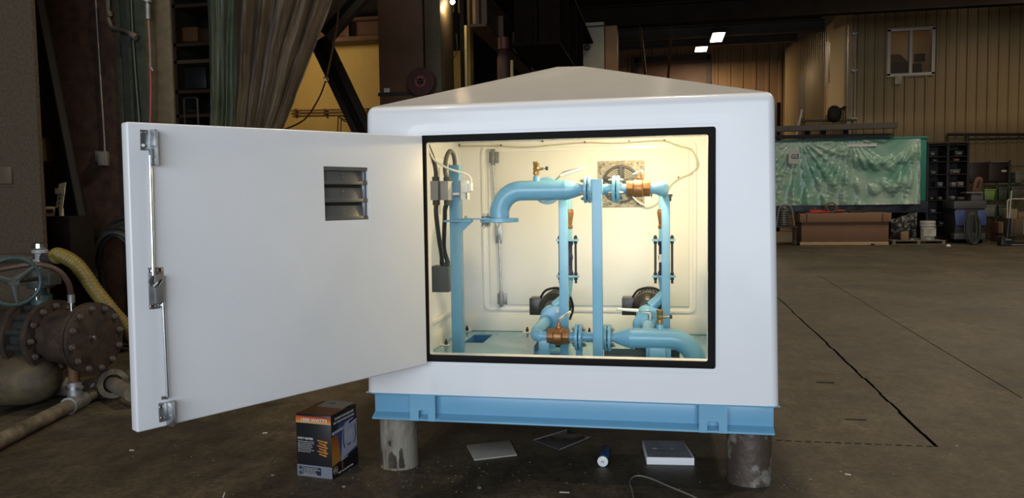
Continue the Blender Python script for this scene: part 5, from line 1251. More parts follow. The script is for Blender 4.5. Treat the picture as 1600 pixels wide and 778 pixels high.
pump(mR.x, xel, mR.z, zbR, 'right pump with black finned motor behind the white lever', .5)
t = thing('pump_rail', 'dark low rail on the deck under the right pump', 'rail', (mR.x, 1.0, FZ))
a, c = at(944, 548, Y=.96), at(1062, 548, Y=.96)
B = MB().box((a.x, .93, FZ+.001), (c.x, .962, FZ+.006)); B.box((a.x, .955, FZ+.006), (c.x, .962, FZ+.045)); B.build('angle', mat('rail_dark', (.045, .075, .085), .5), t)

# ---- exhaust fan on the back door
fa, fb = at(934, 252, Y=1.756), at(1007, 323, Y=1.756); fc = (fa+fb)/2; fc.y = 1.757
t = thing('exhaust_fan', 'square galvanised exhaust fan with round black guard on the inner back wall', 'fan', tuple(V((fc.x, 1.757, fb.z))))
PLT = mat('fan_plate', (.33, .31, .26), .5, .5, col2=(.17, .155, .12), vscale=45, mixlo=.40, mixhi=.60, detail=3)
hw, hh = (fb.x-fa.x)/2, (fa.z-fb.z)/2
sq = [(fc.x+hw*c_, fc.z+hh*s_) for c_, s_ in ()]
n = 48; B = MB(); ro = .128; Rr = []
for y in (1.750, 1.7575):
    outer = []; inner = []
    for k in range(n):
        a = 2*PI*k/n; m_ = max(abs(math.cos(a)), abs(math.sin(a))); outer.append(B.bm.verts.new((fc.x+hw*math.cos(a)/m_, y, fc.z+hh*math.sin(a)/m_))); inner.append(B.bm.verts.new((fc.x+ro*math.cos(a), y, fc.z+ro*math.sin(a))))
    Rr.append((outer, inner))
(o0, i0), (o1, i1) = Rr
for k in range(n):
    j = (k+1) % n
    for q4 in ([o0[k], o0[j], i0[j], i0[k]], [o1[k], i1[k], i1[j], o1[j]], [o0[k], o1[k], o1[j], o0[j]], [i0[k], i0[j], i1[j], i1[k]]): B.bm.faces.new(q4)
pl = B.build('mounting_plate', PLT, t, smooth=20)
for k in range(4):
    for s in (-.72, -.45, .45, .72):
        dx, dz = ((s, .86), (s, -.86), (.88, s), (-.88, s))[k]; MB().cyl((fc.x+hw*dx, 1.751, fc.z+hh*dz), (fc.x+hw*dx, 1.747, fc.z+hh*dz), .006, seg=8).build('screw', STEELD, pl)
MB().ring((fc.x, 1.752, fc.z), -Y1, .118, .134, .014, 56).build('venturi_ring', BLACK, t)
for k in range(7): MB().tube([V((fc.x+(.032+.0135*k)*math.cos(a*PI/20), 1.739, fc.z+(.032+.0135*k)*math.sin(a*PI/20))) for a in range(40)], .0016, 6, True).build('guard_wire', BLACK, t)
for k in range(5):
    a = PI/2+k*2*PI/5; d_ = V((math.cos(a), 0, math.sin(a))); s_ = d_.cross(Y1)
    MB().obox(V((fc.x, 1.734, fc.z))+d_*.075, d_*.058, s_*(.010 if k == 0 else .005), V((0, .003, 0))).build('guard_arm', BLACK, t)
MB().cyl((fc.x, 1.732, fc.z), (fc.x, 1.752, fc.z), .034, seg=28).build('motor', BLACK, t)
B = MB()
for k in range(5):
    a = .3+k*2*PI/5; d_ = V((math.cos(a), 0, math.sin(a))); s_ = d_.cross(Y1); B.obox(V((fc.x, 1.7555, fc.z))+d_*.07, d_*.045, s_*.022+V((0, .001, 0)), V((0, .0012, 0)))
B.build('blades', LOUV, t)
MB().cyl((fc.x, 1.7585, fc.z), (fc.x, 1.758, fc.z), .127, seg=48).build('shutter', mat('shutter_pale', (.55, .52, .44), .5), t)

# ---- electrics at the left
YE = .86
def ebox(px, Y, dp, M, name, lab, lidM=None, zc2=None):
    (x0, y0), (x1, y1) = px; a, c = at(x0, y0, Y=Y), at(x1, y1, Y=Y)
    t = thing(name, lab, 'electrical box', ((a.x+c.x)/2, Y, c.z))
    MB().box((a.x, Y, c.z), (c.x, Y+dp, a.z)).build('body', M, t, bev=.004, seg=2)
    MB().box((a.x-.0005, Y-.006, c.z-.0005), (c.x+.0005, Y-.0005, a.z+.0005)).build('lid', lidM or M, t, bev=.002)
    return t, a, c
tA, aA, cA = ebox(((672.5, 283), (685, 312.5)), .585, .07, GREYBOX, 'junction_box', 'left grey junction box on the conduit at the left post')
tB, aB, cB = ebox(((688.5, 283), (701, 312.5)), .56, .10, GREYL, 'junction_box', 'right grey junction box with a cream side against the left post', GREYBOX)
for tt, a, c in ((tA, aA, cA), (tB, aB, cB)):
    xm = (a.x+c.x)/2; MB().cyl((xm, .62, a.z), (xm, .62, a.z+.025), .022, seg=16).build('hub', CONDUIT, tt); MB().cyl((xm, .62, c.z-.03), (xm, .62, c.z), .022, seg=16).build('hub', CONDUIT, tt)
tC, aC, cC = ebox(((672.5, 416), (701.5, 456.5)), .84, .12, mat('dark_enamel', (.10, .105, .11), .45), 'pull_box', 'dark grey pull box low on the left post')
xm = (aC.x+cC.x)/2+.02; MB().cyl((xm, .90, aC.z), (xm, .90, aC.z+.02), .03, seg=16).build('hub', CONDUIT, tC)
p = at(673, 453, Y=.84); MB().box((p.x-.015, .838, p.z-.03), (p.x+.004, .86, p.z-.004)).build('hasp', STEELD, tC, bev=.002)
# conduits
o = MB().tube(spline([V(((aA.x+cA.x)/2, .62, aA.z+.01)), at(681, 268, Y=.62), at(678, 252, Y=.60), at(672, 236, Y=.56), at(667, 224, Y=.52), at(664, 214, Y=.50)], 6), .013, 12).build('flexible_conduit', CONDUIT); tag(o, 'dark conduit rising from the left junction box to the upper corner', 'conduit')
o = MB().tube(spline([V(((aB.x+cB.x)/2, .62, aB.z+.01)), at(695.5, 268, Y=.63), at(697, 248, Y=.68), at(703, 236, Y=.76), at(709, 243, Y=.82), at(711, 262, Y=.85), at(711, 290, Y=.86)], 6), .013, 12).build('flexible_conduit', mat('conduit_grey', (.12, .115, .10), .5)); tag(o, 'grey conduit looping over the top of the left post', 'conduit')
o = MB().tube(spline([V(((aA.x+cA.x)/2, .62, cA.z-.01)), at(681.5, 335, Y=.64), at(686, 372, Y=.76), at(690, 398, Y=.86), V((xm-.022, .90, aC.z+.01))], 6), .014, 12).build('flexible_conduit', CONDUIT); tag(o, 'left dark conduit dropping from the junction boxes to the pull box', 'conduit')
o = MB().tube(spline([V(((aB.x+cB.x)/2, .62, cB.z-.01)), at(695.5, 326, Y=.66), at(695, 340, Y=.745), at(694, 365, Y=.83), at(694, 390, Y=.90), V((xm+.018, .91, aC.z+.01))], 6), .014, 12).build('flexible_conduit', CONDUIT); tag(o, 'right dark conduit dropping close against the left post', 'conduit')
a, c = at(685.8, 262, Y=.57), at(687.4, 335, Y=.57)
tag(MB().box((a.x, .565, c.z), (c.x, .58, a.z)).build('strut_rail', GALVD, bev=.001), 'thin grey strut standing between the two junction boxes', 'strut')
a, c = at(688, 261, Y=.83), at(692, 282, Y=.83)
# outlet with plug
tO, aO, cO = ebox(((720, 282), (731, 312)), .64, .05, PVCW, 'outlet_box', 'white outlet box with a plugged cord right of the left post')
MB().box((aO.x-.014, .645, cO.z), (aO.x-.001, .688, aO.z)).build('side_cover', GREYBOX, tO, bev=.002)
MB().cyl((cB.x+.0, .64, (aB.z+cB.z)/2-.02), (aO.x+.01, .66, (aB.z+cB.z)/2-.02), .008, seg=12).build('nipple', PVCW, tO)
MB().box((cO.x-.012, .633, cO.z+.004), (cO.x-.002, .6335, cO.z+.05)).build('slot', GREYBOX, tO)
a = at(735, 293, Y=.61); t = thing('power_cord', 'white power cord and plug hanging from the upper left corner', 'cord', tuple(a))
MB().obox(a, V((.012, 0, .004)), V((0, .020, 0)), V((0, 0, .026))).build('plug', PVCW, t, bev=.006, seg=3)
MB().tube(spline([a+Z1*.022, at(736, 281, Y=.61), at(730, 273, Y=.60), at(715, 268, Y=.58), at(700, 263, Y=.55), at(684, 254, Y=.53), at(676, 246, Y=.52), at(669, 230, Y=.49), at(664, 216, Y=.47)], 7), .0062, 10).build('cord', PVCW, t)
MB().box((a.x-.05, .608, a.z-.03), (a.x-.01, .623, a.z+.02)).build('adapter', PVCW, t, bev=.004)
a, c = at(666.5, 289, X=.09), at(669.5, 310, X=.09)
p = at(668, 300, Y=.62); tag(MB().box((p.x-.011, .60, p.z-.04), (p.x+.011, .63, p.z+.04)).build('door_stop', BLACK, bev=.004), 'small black block at the left edge of the opening beside the grey boxes', 'stop')
# cable clipped along the back wall
YB = 1.752
t = thing('wall_cable', 'white cable clipped along the top of the inner back wall to the fan', 'cable', tuple(at(900, 228, Y=YB)))
cab = [(668, 219), (690, 226), (705, 229), (760, 228), (822, 230), (870, 226), (915, 223), (960, 224), (1000, 221.5), (1035, 220), (1060, 228), (1080, 234), (1089, 250), (1089, 262), (1078, 272), (1062, 279), (1050, 288), (1044, 298)]
MB().tube(spline([at(x, y, Y=YB) for x, y in cab], 6), .005, 8).build('cable', mat('cable_cream', (.50, .47, .38), .5), t)
for x, y in ((690, 224), (718, 226.5), (783, 227), (848, 221), (914, 222), (983, 220), (1038, 219), (1060, 277)): p = at(x, y, Y=YB); MB().cyl(p, p-Y1*.012, .006, seg=8).build('clip', STEELD, t)
MB().tube(spline([at(985, 303, Y=1.70), at(997, 315, Y=1.70), at(1010, 321, Y=1.71), at(1022, 318, Y=1.72), at(1032, 310, Y=1.72), at(1040, 303, Y=1.7)], 6), .006, 8).build('fan_lead', PVCW, t)

# ---- lamp inside the housing, on its ceiling
lx, ly = 1.35, .78
t = thing('ceiling_lamp', 'warm jelly jar lamp on the inner ceiling of the white housing', 'lamp', (lx, ly, IZ1-.05))
MB().lathe((lx, ly, IZ1-.001), -Z1, [(.06, 0), (.06, .012), (.05, .016)], 28).build('base', GREYL, t)
MB().lathe((lx, ly, IZ1-.017), -Z1, [(.048, 0), (.046, .012), (.036, .022), (.012, .028)], 24).build('globe', emit('globe_glow', (1, .80, .45), 20), t)
plight('housing_lamp_light', (lx, ly, IZ1-.065), LAMP_W, (1.0, .77, .40), .03)
# ================================================================== STORES AT THE RIGHT REAR
def gbox(B, px0, px1, pyt, pyb, Y, dp, z0=None):
    a, c = at(px0, pyt, Y=Y), at(px1, pyb, Y=Y); return B.box((a.x, Y, c.z if z0 is None else z0), (c.x, Y+dp, a.z))
# wrapped teal enclosure on its skid
YT = 21.6
a, c = at(1196, 219, Y=YT), at(1447, 314, Y=YT); xr, ztop, zbot = c.x, at(1330, 219, Y=YT).z, at(1330, 316, Y=YT).z
xl_ = at(1150, 219, Y=YT).x
t = thing('wrapped_housing', 'teal housing wrapped in shiny crumpled plastic film behind the brown crate', 'housing', ((xl_+xr)/2, YT+1, 0))
MB().box((xl_, YT, zbot), (xr, YT+1.5, ztop)).build('body', TEAL, t, bev=.04)
MB().box((xl_+.02, YT-.03, ztop-.02), (xr+.03, YT+1.53, ztop+.06)).build('roof_lip', TEAL, t, bev=.02)
MB().box((xl_, YT-.05, zbot-.34), (xr+.05, YT+1.5, zbot)).build('skid', mat('navy_skid', (.028, .034, .045), .45), t, bev=.01)
for x in (xl_+.3, (xl_+xr)/2, xr-.4): MB().box((x-.25, YT+.3, 0), (x+.25, YT+1.4, zbot-.34)).build('timber_block', NEARBLK, t)
xf0, xf1 = xl_+.05, at(1436, 260, Y=YT).x
def film(u, v):
    x = xf0+(xf1-xf0)*u; z = ztop-.02+(zbot-.06-ztop)*v
    px = 1150+(1436-1150)*u; y = 0
    # tight creases fanning from the tie points, and swags between them
    for tx in (1248, 1432, 1330):
        ang = math.atan2((px-tx)*1.0, 8+v*100); y += .035*math.sin(ang*26+tx)*math.exp(-((px-tx)/60)**2)*(.35+.65*v)
    sw = abs((px-1375)/70); y += .03*math.sin(16*(v-.25*(1-min(1, sw)**2)))*math.exp(-sw**2)
    y *= 1.8; q_ = noise.noise(V((x*1.1, z*1.6, 3))); y += .10*q_+.05*abs(noise.noise(V((x*3.5, z*4.5+q_*2, 5))))+.035*abs(noise.noise(V((x*9+q_*3, z*8, 8))))
    return V((x, YT-.10-.5*abs(y)-y*.6, z))
MB().grid(190, 70, film).build('plastic_film', PLASTIC, t, smooth=70)['label'] = 'crumpled glossy plastic film'
MB().box((at(1321, 225, Y=YT).x, YT-.15, at(1321, 230, Y=YT).z), (at(1368, 225, Y=YT).x, YT-.14, at(1368, 224, Y=YT).z)).build('white_strip', INK, t)
p = at(1240.5, 245, Y=YT-.22); w_, h_ = .16, .22
MB().prism([V((p.x+x-.0, YT-.24, p.z+z)) for x, z in rrect(-w_, -h_, w_, h_, .06, 4)], (0, .012, 0)).build('badge', mat('badge_pale', (.40, .42, .38), .5), t)
text('G5', .20, V((p.x-.09, YT-.243, p.z-.06)), X1, Z1, mat('ink_dark', (.05, .05, .06), .4), t, bold=.006)
# long beams lying over it
Yb = 21.0
def longbeam(p, q, h, Y, lab, M=DARKSTEEL):
    P, Q = at(*p, Y=Y), at(*q, Y=Y); d = (Q-P).normalized(); n = V((-d.z, 0, d.x))
    t = thing('stored_beam', lab, 'beam', tuple((P+Q)/2), 'stored steel beams')
    for o in (h/2-.02, -h/2): MB().prism([P+n*o, Q+n*o, Q+n*(o+.025), P+n*(o+.025)], (0, .22, 0)).build('flange', M, t)
    MB().prism([P-n*(h/2-.02), Q-n*(h/2-.02), Q+n*(h/2-.02), P+n*(h/2-.02)], (0, .03, 0)).build('web', M, t)
BM = mat('beam_drab', (.06, .048, .032), .55, var=.3, vscale=2)
longbeam((1150, 203.5), (1403, 195.5), .16, Yb+.1, 'upper long brown beam stored above the wrapped housing', BM)
longbeam((1150, 215), (1396, 211), .10, Yb+.35, 'lower long dark beam resting on top of the wrapped housing')
longbeam((1254, 188.5), (1338, 187), .05, Yb+.5, 'short thin dark bar above the upper stored beam')
for xx in (1262, 1287, 1322): 
    B = MB(); gbox(B, xx-4, xx+4, 199, 212, Yb+.4, .3); tag(B.build('timber_spacer', NEARBLK, bev=.01), 'dark timber spacer between the stored beams, %s' % {1262: 'nearest the leaning stick', 1287: 'below the dark bundle', 1322: 'nearest the office corner'}[xx], 'timber')
tag(MB().cyl(at(1243, 216.5, Y=YT+.1), at(1253, 171, Y=YT+.1), .035, seg=10).build('leaning_stick', mat('stick_pale', (.46, .42, .33), .6)), 'pale leaning stick in front of the stored beams', 'stick')
p = at(1303, 178, Y=Yb+.45); B = MB().sphere((p.x, p.y, p.z), .24, .95, .7, 1.1, 24)
for v in B.bm.verts: v.co += V((noise.noise(v.co*3), noise.noise(v.co*3+V((5, 0, 0))), noise.noise(v.co*3+V((0, 7, 0)))))*.05
tag(B.build('cloth_bundle', NEARBLK, smooth=60), 'black rounded bundle sitting on the stored beams', 'bundle')
B = MB(); gbox(B, 1214, 1220, 160, 190, 30, .5, 0); tag(B.build('dark_cabinet', NEARBLK, bev=.02), 'small black cabinet edge far behind the right side of the white housing', 'cabinet')

# brown crate with lid on pine runners
a, c = at(1250, 384, Z=0), at(1390, 383, Z=0); YC = (a.y+c.y)/2
z1, z2, z3 = at(1320, 378, Y=YC).z, at(1320, 346, Y=YC).z, at(1320, 333, Y=YC).z
t = thing('shipping_crate', 'long brown lidded crate on a pale pine runner in front of the wrapped housing', 'crate', ((a.x+c.x)/2, YC+.6, 0))
x0, x1 = at(1252.5, 360, Y=YC).x, at(1389, 360, Y=YC).x
MB().box((x0, YC+.02, z1), (x1, YC+1.25, z2)).build('crate_body', CARD, t, bev=.01)
MB().box((x0-.06, YC-.05, z2-.02), (x1+.05, YC+1.32, z3)).build('lid', mat('brown_lid', (.235, .125, .066), .7, var=.1, vscale=4), t, bev=.012)
for y in (YC, YC+1.15): MB().box((at(1250, 380, Y=YC).x, y, .005), (x1, y+.09, z1-.002)).build('runner', PINE, t, bev=.006)
nb = mat('notch_dark', (.02, .012, .008), .8)
p = at(1363.5, 382, Y=YC); MB().box((p.x-.05, YC-.004, p.z-.03), (p.x+.05, YC, p.z+.03)).build('notch', nb, t)
for xx in (1260.5, 1379): p = at(xx, 340, Y=YC-.05); MB().box((p.x-.012, YC-.053, p.z-.13), (p.x+.012, YC-.05, p.z+.12)).build('slot', nb, t)
z3b = z3+.002
random.seed(4)
t = thing('extension_cord', 'tangled red cord on the lid of the brown crate', 'cord', tuple(at(1283, 331, Y=YC+.3)))
pts = [at(1283+14*math.sin(k*1.7)+5*math.cos(k*2.9), 333-2.2*abs(math.sin(k*1.1)), Y=YC+.3+.15*math.cos(k)) for k in range(26)]
for q in pts: q.z = z3b+.02+.10*abs(noise.noise(q*3))*1.6
MB().tube(spline(pts, 4), .018, 8).build('cord', REDCABLE, t)
q = at(1272, 329, Y=YC+.3); MB().tube(spline([V((q.x, q.y, z3b+.02)), V((q.x+.02, q.y, z3b+.15)), V((q.x+.05, q.y, z3b+.02))], 6), .012, 8).build('loop', REDCABLE, t)
p = at(1311, 333, Y=YC+.35); t = thing('red_grinder', 'flat dark red tool lying on the crate lid right of the brown coil', 'tool', (p.x, p.y, z3b))
MB().lathe((p.x-.15, p.y, z3b+.055), X1, [(.03, 0), (.05, .05), (.05, .24), (.03, .32)], 16).build('body', mat('dull_red', (.16, .03, .02), .5), t)
MB().cyl((p.x-.16, p.y, z3b+.0), (p.x-.16, p.y, z3b+.05), .06, seg=20).build('disc', STEELD, t)
p = at(1299, 327, Y=YC+.3); t = thing('rope_coil', 'tan coil of rope standing on the crate lid', 'rope', (p.x, p.y, z3b))
for k in range(4): MB().tube([V((p.x+(.13+.012*k)*math.cos(a_*PI/12), p.y-.05+.035*k, z3b+.155+(.13+.008*k)*math.sin(a_*PI/12))) for a_ in range(24)], .017, 8, True).build('turn', mat('rope_tan', (.20, .13, .07), .8, var=.3, vscale=20), t)
p = at(1345, 332, Y=YC+.5); tag(MB().box((p.x-.3, p.y, z3b), (p.x+.15, p.y+.2, z3b+.05)).build('flat_bar', DARKSTEEL, bev=.005), 'short dark bar on the right half of the crate lid', 'bar')
p = at(1252, 331, Y=YC+.3); tag(MB().box((p.x-.15, p.y, z3b), (p.x+.15, p.y+.2, z3b+.04)).build('work_glove', NEARBLK, bev=.015), 'dark flat glove on the left end of the crate lid', 'glove')
# keg rack by the housing edge
p = at(1227, 372, Y=20.3); t = thing('keg_stand', 'dark stand with a grey ribbed drum, half hidden by the white housing', 'stand', (p.x, 20.3, 0))
zz = at(1227, 352, Y=20.3).z; dz = (at(1227, 322, Y=20.3).z-zz)
MB().lathe((p.x-.05, 20.3, zz), Z1, sum([[(.15, dz*k/9), (.17, dz*(k+.3)/9), (.17, dz*(k+.6)/9), (.15, dz*(k+.9)/9)] for k in range(7)], [])+[(.10, dz*.88), (.05, dz)], 28).build('drum', mat('drum_grey', (.20, .19, .17), .4, .5, var=.4, vscale=8), t)
MB().box((p.x-.35, 20.05, zz-.06), (p.x+.30, 20.55, zz-.005)).build('shelf', DARKSTEEL, t)
for sx in (-.32, .26):
    for sy in (20.08, 20.5): MB().box((p.x+sx-.02, sy, 0), (p.x+sx+.02, sy+.04, zz-.06)).build('leg', DARKSTEEL, t)
MB().tube(spline([V((p.x-.28, 20.1, zz)), V((p.x-.2, 20.1, zz+dz*.9)), V((p.x, 20.1, zz+dz*1.08)), V((p.x+.14, 20.1, zz+dz*.85)), V((p.x+.22, 20.1, zz))], 6), .025, 10).build('guard', GALVD, t)

# pallet with bucket, bag, carton
pa, pb = at(1393, 382, Z=0), at(1479, 382, Z=0); YP_ = (pa.y+pb.y)/2
t = thing('wooden_pallet', 'grey wooden pallet on the floor right of the brown crate', 'pallet', ((pa.x+pb.x)/2, YP_+.5, 0)); zp = at(1440, 375.5, Y=YP_).z; zp = max(zp, .12)
for k in range(6): y = YP_+k*.21; MB().box((pa.x, y, zp-.022), (pb.x, y+.14, zp)).build('deck_board', GREYWOOD, t)
for x in (pa.x+.02, (pa.x+pb.x)/2-.04, pb.x-.10): MB().box((x, YP_, .02), (x+.08, YP_+1.19, zp-.022)).build('stringer', GREYWOOD, t)
for y in (YP_, YP_+1.05): MB().box((pa.x, y, .0), (pb.x, y+.14, .02)).build('bottom_board', GREYWOOD, t)
p = at(1449, 370, Y=YP_+.35); r1, r0 = .205, .18; hb = at(1449, 345, Y=YP_+.35).z-zp
t = thing('paint_bucket', 'white printed plastic bucket standing on the wooden pallet', 'bucket', (p.x, YP_+.35, zp))
WB = mat('bucket_white', (.56, .54, .46), .5, var=.1, vscale=9)
MB().lathe((p.x, YP_+.35, zp+.001), Z1, [(r0, 0), (r0+.003, .01), (r1-.008, hb*.72), (r1+.010, hb*.735), (r1+.010, hb*.77), (r1-.004, hb*.78), (r1-.002, hb*.86), (r1+.010, hb*.87), (r1+.010, hb*.9), (r1, hb*.91), (r1+.004, hb), (r1-.02, hb)], 40).build('pail', WB, t)
MB().tube([V((p.x+r1*1.05*math.cos(a_), YP_+.35+r1*1.05*math.sin(a_)*.9-.0, zp+hb*.80-.25*abs(math.sin(a_)))) for a_ in [PI+PI*k/16 for k in range(17)]], .006, 6).build('bail', GALVD, t)
for k, (tx, s, zz2) in enumerate((('JOINT COMPOUND', .042, .52), ('ALL PURPOSE', .042, .42), ('READY MIXED', .038, .33), ('NET 5 GAL', .035, .22))):
    text(tx, s, V((p.x-.15, YP_+.35-r1-.012, zp+hb*zz2)), X1, Z1, mat('ink_grey', (.14, .12, .10), .5), t, wscale=.8)
MB().box((p.x-.165, YP_+.35-r1-.008, zp+hb*.20), (p.x+.165, YP_+.35-r1-.007, zp+hb*.60)).build('paper_label', WB, t)
B = MB(); gbox(B, 1408, 1420, 362, 370, YP_+.03, .22, zp+.001); t = tag(B.build('small_carton', mat('carton_tan', (.24, .15, .075), .7), bev=.004), 'small tan carton on the pallet below the plastic bag', 'box')
p = at(1425, 370, Y=YP_+.12); t = thing('tape_roll', 'small grey roll lying on the pallet left of the bucket', 'roll', (p.x, YP_+.12, zp)); MB().ring((p.x, YP_+.12, zp+.001), Z1, .05, .10, .055).build('roll', GALVD, t); MB().ring((p.x, YP_+.12, zp+.001), Z1, .044, .05, .055).build('core', CARD, t)
xa, xb, zt2, zb2 = at(1391, 345, Y=YP_+.6).x, at(1432, 345, Y=YP_+.6).x, at(1432, 334, Y=YP_+.6).z, zp
def bag(u, v):
    z = zb2+.02+(zt2-zb2)*v*(.75+.35*u); x = xa+(xb-xa)*(u*(1-.25*v)+.28*v*u); return V((x, YP_+.62-.28*math.sin(PI*v*.9)*math.sin(PI*min(1, u+.15))+.09*noise.noise(V((x*5, z*6, 2)))+.05*noise.noise(V((x*13, z*13, 4))), z))
t = tag(MB().grid(60, 40, bag, .01).build('plastic_bag', CLEARF, smooth=70), 'large crumpled clear plastic bag heaped on the pallet behind the carton', 'bag')
MB().box((xa+.05, YP_+.55, zp+.001), (xb-.12, YP_+1.0, zp+.40)).build('bagged_load', NEARBLK, t)
p = at(1482, 385, Z=0); tag(MB().lathe((p.x, p.y, 0), Z1, [(.06, 0), (.06, .02), (.035, .05), (.01, .06)], 16).build('paper_cup', FOAMW), 'small white crushed cup on the floor at the right end of the pallet', 'cup')

# dark bin rack with small parts
YS = 22.0; xs0, xs1 = at(1449, 300, Y=YS).x, at(1512, 300, Y=YS).x; zs = at(1480, 224, Y=YS).z
t = thing('bin_rack', 'tall black bin rack right of the wrapped housing', 'rack', ((xs0+xs1)/2, YS+.4, 0))
RKB = mat('rack_black', (.014, .012, .011), .5)
for x in (xs0, (xs0+xs1)/2, xs1): MB().box((x-.03, YS, 0), (x+.03, YS+.8, zs)).build('upright', RKB, t)
MB().box((xs0, YS+.78, 0), (xs1, YS+.8, zs)).build('back_panel', RKB, t)
levels = [244, 252, 272, 292, 312, 332, 352, 370]
for yv in [226]+levels: z = at(1480, yv, Y=YS).z; MB().box((xs0, YS, z-.02), (xs1, YS+.8, z)).build('shelf', RKB, t)
MB().box((xs0-.02, YS-.02, zs), (xs1+.02, YS+.82, zs+.05)).build('top_board', mat('rack_top_brown', (.06, .025, .012), .6), t)
MB().box((at(1448, 222, Y=YS).x, YS+.1, zs+.055), (at(1466, 222, Y=YS).x, YS+.5, zs+.12)).build('top_box', mat('brown_box', (.09, .05, .03), .7), t) if 0 else None
random.seed(8)
bins = [(1457, 240, 9, 11, (.03, .032, .035), 'black bin with a pale edge at the left of the top shelf'), (1498, 240, 13, 11, (.04, .038, .034), 'dark grey bin at the right of the top shelf'), (1460, 250, 9, 5, (.022, .022, .022), 'black bin at the left of the second shelf'), (1494, 249.5, 10, 5, (.13, .055, .03), 'rusty orange bin on the second shelf'),
        (1492, 268, 17, 10, (.07, .065, .06), 'pale grey bagged part on the third shelf'), (1458, 270, 10, 8, (.05, .05, .05), 'grey part at the left of the third shelf'), (1501, 283, 9, 10, (.17, .15, .12), 'square cream box at the right of the fourth shelf'), (1469, 277, 8, 10, (.12, .12, .13), 'shiny grey part in the middle of the fourth shelf'), (1490, 276, 7, 9, (.22, .20, .19), 'small white roll on the fourth shelf'), (1455, 310, 8, 7, (.02, .02, .02), 'black tub at the left of the fifth shelf'),
        (1489, 297, 6, 7, (.26, .25, .24), 'round white part on the fifth shelf'), (1469, 309.5, 5, 6, (.15, .13, .09), 'small cream part at the left of the fifth shelf'), (1502, 309, 11, 5, (.10, .10, .10), 'shiny flat metal part beside the cart top'), (1458, 324, 7, 6, (.16, .16, .15), 'pale tub on the sixth shelf'), (1471, 345, 9, 8, (.025, .02, .03), 'dark tub on the seventh shelf')]
for k, (x, y, w_, h_, col, lab) in enumerate(bins):
    lv_ = min([l for l in levels if l >= y-2] or [370]); z0 = at(1480, lv_, Y=YS).z+.003; p = at(x, y, Y=YS+.08); hw_ = w_*.0175/2; hh_ = h_*.0185
    t = thing('parts_bin', lab, 'bin', (p.x, YS+.08, z0)); M = mat('bin_%d' % k, col, .4)
    B = MB(); dB = .45
    B.hexa([(p.x-hw_*.92, YS+.06, z0), (p.x+hw_*.92, YS+.06, z0), (p.x+hw_*.92, YS+.06+dB, z0), (p.x-hw_*.92, YS+.06+dB, z0)], [(p.x-hw_, YS+.03, z0+hh_*.75), (p.x+hw_, YS+.03, z0+hh_*.75), (p.x+hw_, YS+.06+dB, z0+hh_), (p.x-hw_, YS+.06+dB, z0+hh_)])
    B.build('tub', M, t, bev=.012); MB().box((p.x-hw_*.5, YS+.022, z0+hh_*.25), (p.x+hw_*.5, YS+.029, z0+hh_*.5)).build('label_holder', mat('holder', (.16, .15, .14), .5), t)
# wall rail
p, q = at(1480, 210, Y=23.3), at(1640, 210, Y=23.3)
t = thing('wall_rail', 'long dark pipe rail across the tan siding above the bin rack', 'rail', tuple(p)); MB().cyl(p, q, .045, seg=12).build('tube', DARKSTEEL, t); MB().cyl(p, V((p.x, p.y, p.z-.45)), .04, seg=10).build('drop', DARKSTEEL, t)
r = at(1511, 212, Y=23.3); MB().cyl(V((r.x, 23.3, r.z)), V((r.x, 23.3, r.z-.3)), .05, seg=10).build('drop', DARKSTEEL, t); MB().cyl(V((r.x, 23.3, r.z-.12)), V((q.x, 23.3, r.z-.12)), .025, seg=8).build('lower_tube', DARKSTEEL, t)
# cart with blue panels, box and wooden shape
YV = 20.9; xa, xb = at(1490, 350, Y=YV).x, at(1541, 350, Y=YV).x; zt_ = at(1515, 314, Y=YV).z; zm = at(1515, 326, Y=YV).z; zb_ = at(1515, 352, Y=YV).z
t = thing('work_cart', 'grey work cart with two blue side panels behind the leaning hose coil', 'cart', ((xa+xb)/2, YV+.5, 0))
CG = mat('cart_grey', (.085, .082, .085), .5, var=.3, vscale=5)
MB().box((xa, YV, zm), (xb, YV+1.0, zt_)).build('top_tray', CG, t, bev=.01)
MB().box((xa+.05, YV+.02, .25), (xb-.05, YV+.98, zm)).build('cabinet', mat('cart_dark', (.03, .03, .032), .5), t, bev=.01)
for x0_, x1_ in ((1491, 1508), (1527, 1541)):
    u0, u1 = at(x0_, 340, Y=YV).x, at(x1_, 340, Y=YV).x
    MB().prism([V((x, YV-.02, z)) for x, z in ((u0+.04, zb_), (u1, zb_), (u1, zm-.12), (u1-.06, zm-.04), (u0, zm-.06))], (0, .03, 0)).build('side_panel', BLUEP, t, bev=.004)
MB().box((xa+.02, YV-.01, .12), (xb-.02, YV+.3, .30)).build('lower_tray', CG, t, bev=.01)
for sx in (xa+.1, xb-.1):
    for sy in (YV+.12, YV+.85): MB().cyl((sx-.03, sy, .075), (sx+.03, sy, .075), .075, seg=18).build('wheel', RUBBER, t)
a, c = at(1518, 302, Y=YV+.2), at(1536, 314, Y=YV+.2); t1 = tag(MB().box((a.x, YV+.2, zt_+.002), (c.x, YV+.6, a.z)).build('grey_carton', mat('carton_grey2', (.10, .09, .09), .6), bev=.01), 'grey box standing on the top of the work cart', 'box')
zz = a.z
a2, c2 = at(1510, 298.5, Y=YV+.15), at(1536, 302, Y=YV+.15); tag(MB().box((a2.x, YV+.15, zz+.002), (c2.x, YV+.6, zz+.045)).build('thin_board', mat('board_grey', (.16, .14, .12), .7)), 'thin grey board lying on the grey box on the cart', 'board')
p0 = at(1524, 299, Y=YV+.3); p1 = at(1532, 276, Y=YV+.3); hz = p1.z-(zz+.05)
